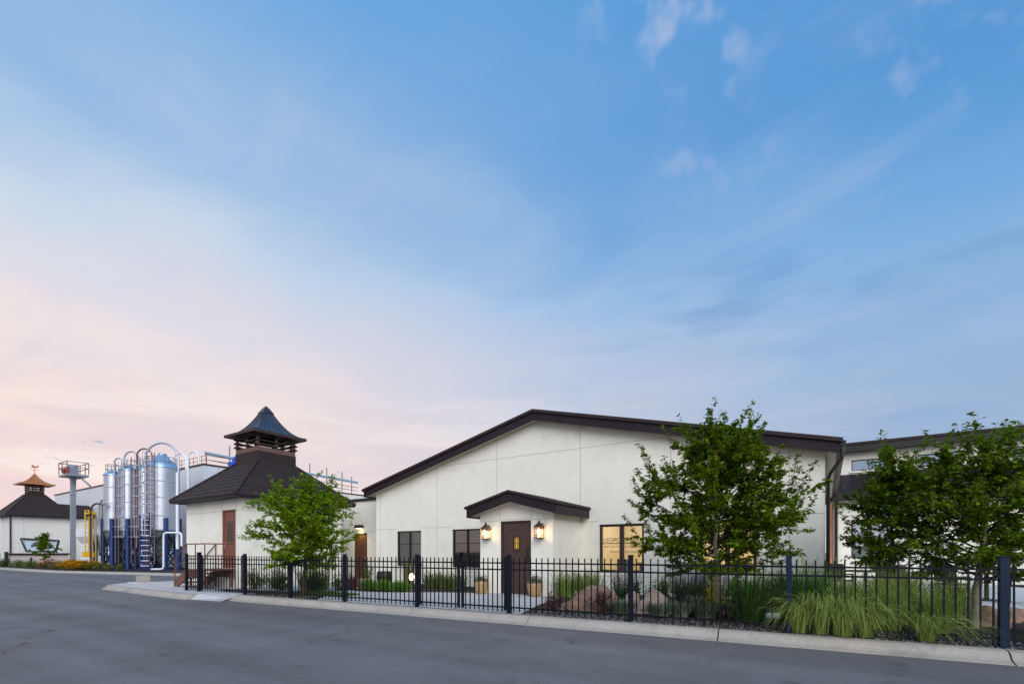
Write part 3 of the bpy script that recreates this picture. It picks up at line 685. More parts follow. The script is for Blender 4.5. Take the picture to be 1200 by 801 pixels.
# ------------------------------------------------------------------ building on the right
gb = thing('clerestory_building', (7, 26.2, 0), 'white rear building with a dark lower roof and a strip of clerestory windows', 'building')
b = MB(); b.wall(FX(26.3), .05, 16, -.1, 3.6, [(.98, 2.40, 1.0, 2.74), (7.3, 8.4, -.1, 2.2)], .2); b.wall(FX(28.0), .05, 16, 4.7, 6.02, [(1.05, 2.40, 5.14, 5.66), (3.5, 5.05, 5.14, 5.66), (6.5, 8.0, 5.14, 5.66), (9.4, 10.9, 5.14, 5.66)], .2)
b.wall(lambda u, z, d: (.05+d, u, z), 28.2, 36, -.1, 6.0, (), .2); b.wall(FY(16), 26.5, 36, -.1, 6.0, (), .2)
vj(3.0, 0, 3.6, 26.3); vj(6.0, 0, 3.6, 26.3)
b.build('wall', ['stucco', 'joint'], gb)
b = MB(); b.add([(.05, 25.95, 3.93), (16, 25.95, 3.93), (16, 28.02, 5.0), (.05, 28.02, 5.0), (.05, 25.95, 3.83), (16, 25.95, 3.83), (16, 28.02, 4.9), (.05, 28.02, 4.9)], [(0,1,2,3),(4,5,6,7),(0,1,5,4),(0,3,7,4),(1,2,6,5)])
for i in range(40):
    x = .25+.4*i; b.beam((x, 25.97, 3.95), (x, 28.0, 5.0), .02, .03)
lr = b.build('lower_roof', 'fascia', gb)
b = MB(); b.box(.06, 16, 25.78, 25.948, 3.55, 3.92); b.build('gutter', 'trim', lr, bevel=.02)
b = MB(); b.add([(.3, 27.5, 6.42), (16.5, 27.5, 6.42), (16.5, 36.5, 7.4), (.3, 36.5, 7.4), (.3, 27.5, 6.30), (16.5, 27.5, 6.30), (16.5, 36.5, 7.28), (.3, 36.5, 7.28)], [(0,1,2,3),(4,5,6,7),(0,1,5,4),(0,3,7,4),(1,2,6,5)])
ur = b.build('upper_roof', 'roof', gb)
b = MB(); b.box(.32, 16.45, 27.54, 27.60, 6.0, 6.30); b.box(.32, 16.45, 27.60, 28.0, 6.02, 6.05); b.build('fascia', 'trim', ur)
for x0, x1 in ((1.05, 2.40), (3.5, 5.05), (6.5, 8.0), (9.4, 10.9)):
    w = window(gb, x0, x1, 5.14, 5.66, 28.0, mull=.04, fr=.04, glass='glass_dark')
    b = MB(); b.box(x0-.05, x1+.05, 27.93, 27.999, 5.05, 5.135); b.build('sill', 'stucco', w)
w = window(gb, .98, 2.40, 1.0, 2.74, 26.3, mull=.05, fr=.06, rail=1.7, glass='glass'); w['label'] = 'tall black framed window with a half raised cream blind'
b = MB(); b.add([(1.05, 26.46, 1.05), (1.7, 26.46, 1.05), (1.7, 26.46, 1.55), (1.05, 26.46, 1.55)], [(0,1,2,3)]); b.build('blind', 'cream', w)
b = MB(); b.box(7.35, 8.35, 26.34, 26.39, .01, 2.15); d3 = b.build('door', 'woodbrown', gb)
b = MB(); b.tube([(8.25, 26.34, 1.02), (8.25, 26.29, 1.02), (8.15, 26.29, 1.02)], .015, 6); b.build('handle', 'chrome', d3)
b = MB(); b.tube([(.20, 25.85, 3.55), (.20, 26.2, 3.3), (.20, 26.22, .05)], .09, 10); b.build('downspout', 'copper_pipe', gb)
b = MB(); b.tube([(.42, 25.85, 3.55), (.42, 26.2, 3.3), (.42, 26.22, .05)], .06, 8); b.build('downspout', 'trim', gb)

# ------------------------------------------------------------------ factory block and low rear block
def seams_x(b, Y, x0, x1, zs, z0, z1, step):
    for z in zs: b.box(x0, x1, Y-.004, Y+.01, z-.03, z+.03, 1)
    n = int((x1-x0)/step)
    for i in range(1, n+1): b.box(x0+i*step-.02, x0+i*step+.02, Y-.006, Y+.01, z0, z1, 1)
fb = thing('factory_block', (-60, 18.5, -.15), 'large pale metal clad factory block behind the silos', 'building')
b = MB(); b.box(-80, -41.7, 18.5, 22.6, -.2, 8.25); seams_x(b, 18.5, -80, -41.7, (5.9, 3.2), -.2, 8.25, 6.0)
for z in (5.9, 3.2): b.box(-41.71, -41.696, 18.5, 22.6, z-.03, z+.03, 1)
for y in (19.6, 20.8): b.box(-41.71, -41.694, y-.02, y+.02, -.2, 8.25, 1)
b.build('wall', ['panel', 'panel_seam'], fb)
b = MB(); b.box(-80.05, -41.65, 18.44, 22.65, 8.251, 8.38); b.build('coping', 'door_dark', fb)
lb = thing('rear_block', (-36, 24, 0), 'cream rear block with thin dark roof edge behind the connecting wing', 'building')
b = MB(); b.box(-60, -41.3, 22.9, 40, -.2, 7.25); b.box(-41.3, -20, 34, 40, -.2, 7.0); b.build('wall', 'cream', lb)
b = MB(); b.box(-60.1, -41.25, 22.8, 40.1, 7.251, 7.37); b.build('coping', 'door_dark', lb)

# ------------------------------------------------------------------ far malt house (second kiln)
mx, my, mr = -67.1, 14.0, 2.05
mh = thing('far_malt_house', (mx, my, 0), 'distant white malt house with dark pyramid roof and orange copper cupola', 'building')
b = MB(); b.box(mx-mr, mx+mr, my-mr, my+mr, -.2, 4.75); b.box(mx-mr, mx+mr-.02, my+mr, my+mr+1.9, -.2, 4.75)
b.box(mx+mr-.002, mx+mr+.004, my-1.2, my-1.17, -.2, 4.7, 1); b.box(mx+mr-.002, mx+mr+.004, my-mr, my+mr, 2.1, 2.13, 1)
b.build('wall', ['cream', 'joint'], mh)
b = MB(); kiln_roof(b, mx, my, mr+.45, 4.82, .62, 7.05, 11)
b.prism([(mx-mr-.4, 4.84), (mx+mr+.4, 4.84), (mx+.62, 6.25), (mx-.62, 6.25)], FX(0), my+.9, my+mr+2.1)
mro = b.build('roof', 'roof', mh)
b = MB(); r_ = mr+.46; b.box(mx-r_, mx+r_, my-r_, my+r_, 4.70, 4.815); b.build('fascia', 'fascia', mro)
cupola(mh, mx, my, .60, 7.05, 7.35, 7.42, 8.02, 1.28, 9.25, 'copper', True)
b = MB(); b.tube([(mx-mr-.1, my-mr-.2, 4.7), (mx-mr-.1, my-mr-.06, .0)], .06, 8); b.build('downspout', 'trim', mh); b = MB(); b.tube([(mx+mr+.06, my-mr-.06, 4.7), (mx+mr+.06, my-mr-.06, .0)], .06, 8); b.build('downspout', 'trim', mh)
# low wall and tilted display board in front of it
lw_ = thing('low_wall', (-62, 13.2, -.05), 'low pale block wall with a dark cap in front of the distant malt house', 'wall')
b = MB(); b.box(-62.2, -61.9, 11.3, 15.3, -.1, 1.02); b.box(-61.9, -61.885, 12.6, 12.75, .05, .75, 1); b.build('base', ['pinkwall', 'trim'], lw_)
b = MB(); b.box(-62.35, -61.75, 11.15, 15.4, 1.02, 1.16); b.box(-62.3, -61.8, 11.0, 11.2, -.1, 1.3); b.build('cap', 'trim', lw_)
bd = thing('display_board', (-62, 13.3, 1.16), 'dark framed tilted board with pale blue panel on top of the low wall', 'sign')
def tray(b, y0, y1, z0, z1, x0, x1, m):  # leaning panel (top leans back)
    b.add([(x0, y0, z0), (x0, y1, z0), (x1, y1, z1), (x1, y0, z1)], [(0,1,2,3)], m)
b = MB()
fr = [((-61.8, 12.35, 1.30), (-61.8, 14.35, 1.30)), ((-61.8, 14.35, 1.30), (-61.9, 14.62, 2.38)), ((-61.9, 14.62, 2.38), (-61.9, 11.98, 2.52)), ((-61.9, 11.98, 2.52), (-61.8, 12.35, 1.30))]
for p, q in fr: b.beam(p, q, .14, .12)
for y in (12.8, 13.9): b.beam((-61.9, y, 1.16), (-61.85, y, 1.35), .1, .1)
b.build('frame', 'trim', bd)
b = MB(); b.add([(-61.83, 12.40, 1.36), (-61.83, 14.30, 1.36), (-62.0, 14.50, 2.32), (-62.0, 12.15, 2.46), (-61.98, 12.40, 1.36), (-61.98, 14.30, 1.36), (-62.15, 14.50, 2.32), (-62.15, 12.15, 2.46)], [(0,1,2,3),(4,5,6,7),(0,1,5,4),(1,2,6,5),(2,3,7,6),(3,0,4,7)]); bp = b.build('panel', 'sign_panel', bd)
b = MB()
b.tube([(-61.84, 12.65, 1.75), (-61.87, 13.1, 1.95), (-61.87, 13.6, 1.98)], .03, 5)
for y, z in ((12.9, 2.1), (13.2, 1.78), (13.5, 2.15), (12.75, 1.95)): b.beam((-61.86, y-.1, z-.05), (-61.88, y+.12, z+.06), .05, .09)
b.build('motif', 'sign_dark', bp)

# ------------------------------------------------------------------ silos
def silo(X, Y, r, z_sh, z_apex, z_bot, z_hop, nleg, label, lad_dir, seams):
    t = thing('silo', (X, Y, -.02), label, 'silo', 'galvanised silos on blue legs')
    b = MB(); b.lathe((X, Y, 0), [(r, z_bot), (r, z_sh)], 40); 
    for z in seams: b.lathe((X, Y, 0), [(r+.002, z-.035), (r+.025, z-.02), (r+.025, z+.02), (r+.002, z+.035)], 40, 1)
    b.build('body', ['galv', 'panel_seam'], t)
    b = MB(); b.lathe((X, Y, 0), [(r+.06, z_sh-.05), (r+.06, z_sh), (r*.24, z_apex-.12)], 40, 0); b.lathe((X, Y, 0), [(r*.27, z_apex-.14), (r*.27, z_apex-.04), (0, z_apex)], 24, 0)
    b.build('roof', mat('silo_roof_blue', (.30, .46, .66), .35, metal=.6, var=.05), t)
    b = MB(); b.lathe((X, Y, 0), [(r-.01, z_bot+.02), (r*.16, z_hop), (r*.16, z_hop-.25), (0, z_hop-.25)], 40); b.lathe((X, Y, 0), [(r+.01, z_bot-.06), (r+.05, z_bot-.05), (r+.05, z_bot+.06), (r+.01, z_bot+.07)], 40)
    b.build('hopper', 'hopper', t)
    for k in range(nleg):
        a = 2*math.pi*(k+.5)/nleg + .35; x, y = X+(r+.02)*math.cos(a), Y+(r+.02)*math.sin(a)
        b = MB(); b.tube([(x, y, -.02), (x, y, z_bot+.9)], .15, 8); b.box(x-.22, x+.22, y-.22, y+.22, -.03, .03); b.build('leg', 'blue_steel' if k % 2 else 'navy_steel', t)
    b = MB()
    for k in range(nleg):
        a = 2*math.pi*(k+.5)/nleg + .35; c = 2*math.pi*(k+1.5)/nleg + .35
        P = lambda q, z: (X+(r+.02)*math.cos(q), Y+(r+.02)*math.sin(q), z)
        for z0, z1 in ((.1, z_bot*.5), (z_bot*.5, z_bot-.05)):
            b.tube([P(a, z0), P(c, z1)], .05, 5); b.tube([P(c, z0), P(a, z1)], .05, 5)
        b.tube([P(a, z_bot*.5), P(c, z_bot*.5)], .04, 5)
    b.build('bracing', 'navy_steel', t)
    # caged ladder
    dx, dy = lad_dir; px, py = X+dx*(r+.28), Y+dy*(r+.28); sx, sy = -dy*.25, dx*.25
    b = MB(); z0, z1 = .4, z_sh+.9
    for s_ in (-1, 1): b.tube([(px+s_*sx, py+s_*sy, z0), (px+s_*sx, py+s_*sy, z1)], .035, 6)
    n = int((z1-z0)/.34)
    for i in range(n): 
        z = z0+.2+i*.34; b.tube([(px-sx, py-sy, z), (px+sx, py+sy, z)], .025, 5)
    la = b.build('ladder', 'pink_pipe', t)
    b = MB(); n = int((z1-2.6)/.75)
    for i in range(n+1):
        z = 2.4+i*.75
        pts = [(px+sx*1.5*math.cos(q)+dx*.62*math.sin(q), py+sy*1.5*math.cos(q)+dy*.62*math.sin(q), z) for q in [math.pi*k/8 for k in range(9)]]
        b.tube(pts, .028, 5)
    for q in (.25, .5, .75):
        q *= math.pi; x, y = px+sx*1.5*math.cos(q)+dx*.62*math.sin(q), py+sy*1.5*math.cos(q)+dy*.62*math.sin(q)
        b.tube([(x, y, 2.4), (x, y, z1)], .022, 5)
    b.build('cage', 'galv', la)
    b = MB(); n = 12
    for k in range(n):
        a = 2*math.pi*k/n; x, y = X+r*.8*math.cos(a), Y+r*.8*math.sin(a); b.tube([(x, y, z_sh-.1), (x, y, z_sh+.75)], .022, 5)
    for z in (z_sh+.4, z_sh+.75): b.tube([(X+r*.8*math.cos(2*math.pi*k/24), Y+r*.8*math.sin(2*math.pi*k/24), z) for k in range(25)], .022, 5)
    b.build('guardrail', 'galv_dull', t)
    return t
VR = (.837, .547)   # direction across the view at the silos, used only to place ladders between silos
silo(-44.90, 13.66, .57, 7.05, 7.55, 2.86, .85, 4, 'slim galvanised silo farthest from the kiln house', (.99, .12), (3.6, 4.9, 6.1))
silo(-43.90, 14.30, .57, 7.42, 7.90, 2.86, .85, 4, 'slim galvanised silo in the middle of the three slim ones', (.99, .12), (3.6, 5.0, 6.3))
silo(-42.90, 15.00, .57, 7.50, 8.00, 2.86, .85, 4, 'slim galvanised silo touching the wide blue roofed one', (.99, -.10), (3.9, 5.2, 6.4))
silo(-40.90, 15.35, 1.07, 7.44, 8.55, 2.84, .55, 6, 'widest galvanised silo with a bright blue cone roof, nearest the kiln house', (.633, -.772), (3.9, 5.2, 6.4))
# conveying pipes: goosenecks over the silos
def pipe(name, pts, r, m, label, cat='pipe', group=None, n=8):
    b = MB(); o = pts[0]; b.tube(pts, r, n)
    return tag(b.build(name, m, None, org=tuple(pts[-1] if pts[-1][2] < o[2] else o)), label, cat, group)
G_ = 'gooseneck pipes over the silos'
ax = (.837, .547)
def goose(X, Y, zb, zt, span, ze, r, m, label):
    c = (X+ax[0]*span/2, Y+ax[1]*span/2, zt)
    pts = [(X, Y, zb), (X, Y, zt)] + arc(c, span/2, math.pi, 0, ax, 14)[1:] + [(X+ax[0]*span, Y+ax[1]*span, ze)]
    return pipe('gooseneck_pipe', pts, r, m, label, 'pipe', G_)
goose(-44.35, 13.55, 4.0, 7.95, .62, 7.2, .055, 'galv', 'short steel gooseneck pipe above the farthest narrow silo')
goose(-43.55, 13.9, 4.0, 8.2, 1.05, 7.4, .06, 'galv', 'steel gooseneck pipe arching above the middle silo')
goose(-42.6, 14.35, 1.6, 8.35, 1.12, 7.4, .06, 'pink_pipe', 'brownish gooseneck pipe rising in front of the wide silo')
goose(-41.55, 14.5, 7.4, 8.0, 2.45, 0.1, .07, 'galv', 'largest steel gooseneck pipe arching over the blue cone roof')
pipe('standpipe', [(-39.1, 15.6, 1.5), (-39.1, 15.6, 7.0)], .10, 'white_pipe', 'thick vertical white pipe beside the wide silo')
pipe('elbow_pipe', [(-40.2, 14.3, .06), (-39.6, 14.7, .06), (-39.42, 14.83, .10), (-39.38, 14.85, .3), (-39.38, 14.85, 2.45), (-39.33, 14.88, 2.6), (-39.2, 14.97, 2.66), (-38.5, 15.43, 2.66), (-38.36, 15.52, 2.6), (-38.3, 15.55, 2.45), (-38.3, 15.55, 1.7)], .068, 'white_pipe', 'low white pipe bent twice in front of the wide silo hopper')
pipe('pipe_support', [(-39.1, 15.6, -.12), (-39.1, 15.6, 1.48)], .17, 'blue_steel', 'stout blue post carrying the thick vertical white pipe', 'post')
goose(-40.5, 15.9, 5.0, 8.1, .95, 7.4, .075, 'white_pipe', 'white gooseneck pipe against the factory wall corner')
goose(-39.6, 16.5, 5.0, 8.35, .8, 7.8, .07, 'white_pipe', 'white gooseneck pipe nearest the kiln house roof')
# access ladder in blue in front of wide silo leg
t = thing('access_ladder', (-40.15, 14.0, 0), 'short blue and white access ladder below the wide silo', 'ladder')
b = MB()
for s_ in (-.28, .28): b.tube([(-40.15+s_*.4, 14.0+s_*.9, -.02), (-40.15+s_*.4, 14.0+s_*.9, 4.1 if s_ > 0 else 3.9)], .05, 6)
b.build('rail', 'blue_steel', t)
b = MB()
for i in range(10): b.tube([(-40.15-.28*.4, 14.0-.28*.9, .3+i*.36), (-40.15+.28*.4, 14.0+.28*.9, .3+i*.36)], .028, 5)
b.build('rung', 'white_pipe', t)
# rooftop walk rails and conveyors on the factory block
def conveyor(p, q, posts, label):
    t = thing('roof_conveyor', (p[0], p[1], 7.3), label, 'conveyor', 'conveyors on the factory roofs')
    b = MB(); b.tube([p, q], .12, 10); b.build('tube', mat('conveyor_blue_grey', (.33, .47, .58), .45, metal=.3), t)
    p, q = Vector(p), Vector(q)
    for f_, dz, up in posts:
        c = p.lerp(q, f_); b = MB(); b.tube([(c.x, c.y, c.z-dz), (c.x, c.y, c.z+up)], .05, 6); b.build('post', 'pink_pipe', t)
    b = MB()
    for dz in (.55, .9): b.tube([p-Vector((0,0,dz)), q-Vector((0,0,dz))], .03, 5)
    b.build('rail', 'pink_pipe', t)
    return t
cv = conveyor((-42.2, 18.8, 9.35), (-41.8, 24.5, 9.0), [(.02, 1.1, .1), (.33, 1.0, 1.0), (.6, 1.0, .2), (.8, 1.0, .9)], 'blue grey roof conveyor with bright blue motors on the factory block')
b = MB(); b.box(-42.15, -41.7, 20.9, 21.35, 8.78, 9.32); b.box(-42.1, -41.7, 20.55, 20.85, 8.38, 8.85); b.build('motor', 'blue_motor', cv)
conveyor((-41.6, 26.0, 8.85), (-41.6, 33.5, 8.65), [(.0, 1.6, .8), (.25, 1.5, 1.0), (.5, 1.5, .9), (.74, 1.4, .8), (.9, 1.4, .5)], 'thin blue grey roof conveyor running down behind the kiln house roof')
t = thing('roof_railing', (-44, 18.9, 8.38), 'thin reddish guard rail along the factory roof edge', 'railing')
b = MB()
for z in (8.75, 9.1): b.tube([(-47, 18.8, z), (-41.95, 18.8, z), (-41.95, 22.4, z)], .025, 5)
for i in range(8): b.tube([(-47+i*.72, 18.8, 8.38), (-47+i*.72, 18.8, 9.1)], .025, 5)
b.build('rails', 'pink_pipe', t)

# elevator tower with platform
tx, ty = -52.6, 13.3
et = thing('elevator_tower', (tx, ty, -.02), 'tall grey bucket elevator shaft topped by a railed platform', 'elevator tower')
b = MB(); b.box(tx-.19, tx+.19, ty-.15, ty+.15, -.05, 7.5)
for z in (1.6, 3.1, 4.5, 6.0): b.box(tx-.22, tx+.22, ty-.18, ty+.18, z, z+.07)
b.build('shaft', 'galv_dull', et)
b = MB(); b.box(tx-.9, tx+1.25, ty-.7, ty+.7, 7.5, 7.66); b.beam((tx+.25, ty, 6.9), (tx+1.1, ty, 7.5), .08, .08); b.beam((tx-.25, ty, 6.9), (tx-.8, ty, 7.5), .08, .08); b.build('platform', 'galv_dull', et)
b = MB()
cs = [(tx-.88, ty-.68), (tx+1.23, ty-.68), (tx+1.23, ty+.68), (tx-.88, ty+.68), (tx-.88, ty-.68)]
for z in (8.2, 8.65): b.tube([(x, y, z) for x, y in cs], .035, 5)
for x, y in cs[:4] + [(tx+.2, ty-.73), (tx+.2, ty+.73)]: b.tube([(x, y, 7.72), (x, y, 8.65)], .035, 5)
b.build('railing', 'pink_pipe', et)
b = MB(); b.box(tx-.38, tx+.38, ty-.28, ty+.28, 7.72, 8.3); b.lathe((tx, ty, 8.3), [(.36, 0), (.3, .18), (.0, .28)], 14); b.build('head', 'galv_dull', et)
b = MB(); b.tube([(tx-.75, ty-.35, 8.05), (tx+.1, ty-.35, 8.05)], .24, 12); b.build('motor', 'red_motor', et)
b = MB(); b.tube([(tx+.9, ty+.2, 7.5), (tx+1.9, ty+.6, 6.7)], .07, 6); b.build('brace', 'galv_dull', et)
# yellow caged ladder
yx, yy = -45.9, 12.6
t = thing('caged_ladder', (yx, yy, -.02), 'safety yellow caged ladder tower beside the small dust collector', 'ladder')
b = MB()
for sx in (-.26, .26):
    for sy in (-.16, .16): b.tube([(yx+sx*.837-sy*.547, yy+sx*.547+sy*.837, -.02 if sx > 0 else 1.3), (yx+sx*.837-sy*.547, yy+sx*.547+sy*.837, 4.35)], .036, 6)
b.build('rail', 'yellow', t)
b = MB()
for i in range(12): b.tube([(yx-.26*.837, yy-.26*.547-.14, 1.4+i*.27), (yx+.26*.837, yy+.26*.547-.14, 1.4+i*.27)], .028, 5)
b.build('rung', 'yellow', t)
b = MB(); b.box(yx-.42, yx+.42, yy-.25, yy+.25, 4.1, 4.22); b.box(yx-.6, yx-.1, yy-.35, yy+.25, .9, 1.3); b.build('platform', 'yellow', t)
# small dust collector
sx_, sy_ = -45.2, 13.0
t = thing('dust_collector', (-47.0, 13.5, -.02), 'small grey dust collector on legs between yellow ladder and first silo', 'dust collector')
cx_, cy_ = -47.0, 13.5
b = MB(); b.lathe((cx_, cy_, 0), [(.0, 3.9), (.42, 3.85), (.42, 2.2), (.12, 1.3), (.12, 1.0), (0, 1.0)], 20); b.build('body', 'galv_dull', t)
for k in range(4):
    a = math.pi/4+k*math.pi/2; b = MB(); b.tube([(cx_+.44*math.cos(a), cy_+.44*math.sin(a), -.02), (cx_+.44*math.cos(a), cy_+.44*math.sin(a), 2.6)], .06, 6); b.build('leg', 'blue_steel', t)
b = MB()
for k, (rx, h) in enumerate(((-.25, 5.0), (.05, 5.3), (.3, 5.0))):
    b.tube([(cx_+rx, cy_, 3.8), (cx_+rx, cy_, h-.2), (cx_+rx+.1, cy_+.05, h), (cx_+rx+.3, cy_+.15, h-.1), (cx_+rx+.34, cy_+.2, 3.2)], .07, 6)
b.build('duct', 'galv_dull', t)
t = thing('loading_bin', (-50.4, 13.6, -.02), 'white hopper bin on a stand by the yellow ladder', 'bin')
b = MB(); loft(b, -50.4, 13.6, [(.25, 1.9), (.55, 2.5), (.55, 3.1), (.0, 3.25)]); b.build('hopper', 'white_pipe', t)
b = MB(); b.box(-50.7, -50.1, 13.3, 13.9, -.05, 1.9); b.build('stand', 'white_pipe', t)
t = thing('street_lamp', (-44.95, 12.35, -.02), 'slim dark street lamp with a curved arm in front of the silos', 'street lamp')
b = MB(); b.tube([(-44.95, 12.35, -.02), (-44.95, 12.35, 4.3)] + arc((-44.5, 12.62, 4.3), .52, math.pi, .35*math.pi, (.857, .515), 8)[1:], .06, 8); b.build('pole', 'trim', t)
b = MB(); b.box(-44.45, -44.0, 12.75, 13.0, 4.72, 4.86); b.build('lamp_head', 'galv_dull', t)
t = thing('wall_floodlight', (-56.4, 18.3, 6.2), 'dark floodlight fixed to the factory wall above the yellow ladder', 'lamp')
b = MB(); b.box(-57.0, -55.9, 17.9, 18.49, 5.95, 6.25); b.build('housing', 'trim', t, bevel=.08)
t = thing('concrete_block', (-23.6, 8.15, 0), 'small square concrete block on a pad at the pavement corner', 'block')
b = MB(); b.box(-23.85, -23.4, 8.0, 8.35, .05, .30); b.build('block', 'concrete', t, bevel=.015)
b = MB(); b.box(-24.1, -23.1, 7.8, 8.5, .0, .05); b.build('pad', 'walk', t, bevel=.01)

# ------------------------------------------------------------------ fences and gates
def fpt(x): return (x, fy(x))
fd = Vector((1, .082, 0)).normalized()
def fpanel(parent, x0, x1, n, gate=False):
    a, c = Vector((x0, fy(x0), 0)), Vector((x1, fy(x1), 0))
    po = D.objects.new('panel', None); COL.objects.link(po); po.parent = parent; po.empty_display_size = .1
    for z in (1.06, .92, .12):
        pan = MB(); pan.beam(a+Vector((0,0,z)), c+Vector((0,0,z)), .028, .030); pan.build('rail', 'fence', po)
    for i in range(n):
        p = a.lerp(c, (i+.5)/n) + Vector((0, 0, 0))
        b = MB(); h = 1.17
        b.beam((p.x, p.y, .03), (p.x+R.gauss(0,.003), p.y+R.gauss(0,.003), h), .020, .020, 0, tuple(fd)); b.build('picket', 'fence', po)
def fpost(parent, x, w=.075, h=1.225, name='post'):
    p = (x, fy(x)); b = MB()
    b.beam((p[0], p[1], -.02), (p[0], p[1], h), w, w, 0, tuple(fd)); b.beam((p[0], p[1], h+.001), (p[0], p[1], h+.016), w+.012, w+.012, 0, tuple(fd))
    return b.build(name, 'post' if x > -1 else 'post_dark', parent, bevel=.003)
fa = thing('fence', (-17.6, fy(-17.6), 0), 'short end piece of black steel fence beside the brown steps', 'fence', 'black picket fence runs')
fpost(fa, -18.0); fpost(fa, -17.25, .10, 1.27); fpanel(fa, -17.96, -17.30, 6)
fb2 = thing('fence', (-11.4, fy(-11.4), 0), 'black steel picket fence run around the lime green tree', 'fence', 'black picket fence runs')
pl = [-14.8, -12.7, -10.53, -8.12]
for x in pl: fpost(fb2, x)
for x0, x1 in zip(pl, pl[1:]): fpanel(fb2, x0+.04, x1-.04, 17)
fc = thing('fence', (0, fy(0), 0), 'black steel picket fence run with navy posts in front of the tall grasses', 'fence', 'black picket fence runs')
pr_ = [-5.62, -3.04, -.49, 2.03, 4.55]
for x in pr_: fpost(fc, x, .098 if x == 2.03 else .08)
for x0, x1 in zip(pr_, pr_[1:]): fpanel(fc, x0+.04, x1-.04, 19)
def gate(x0, x1, n, label, hinge, latch):
    t = thing('gate', (x0, fy(x0), 0), label, 'gate', 'black picket gates')
    for x in (x0+.025, x1-.025): 
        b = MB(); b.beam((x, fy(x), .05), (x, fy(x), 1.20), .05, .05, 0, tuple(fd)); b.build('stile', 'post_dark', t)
    fpanel(t, x0+.05, x1-.05, n)
    b = MB()
    for z in (.12, .99): b.box(hinge-.05, hinge+.05, fy(hinge)-.035, fy(hinge)+.035, z-.03, z+.03)
    b.build('hinge', 'fence', t)
    if latch is not None:
        b = MB(); b.box(latch-.06, latch+.06, fy(latch)-.05, fy(latch)+.05, .93, 1.07); b.build('latch', 'fence', t)
gate(-17.18, -14.86, 15, 'wide black gate leaf between kiln house steps and lime green tree', -14.86, -17.16)
gate(-8.06, -6.90, 9, 'black gate leaf on the dark window side of the double gate', -8.05, None)
gate(-6.84, -5.69, 9, 'black gate leaf in front of the entrance door', -5.69, -6.86)

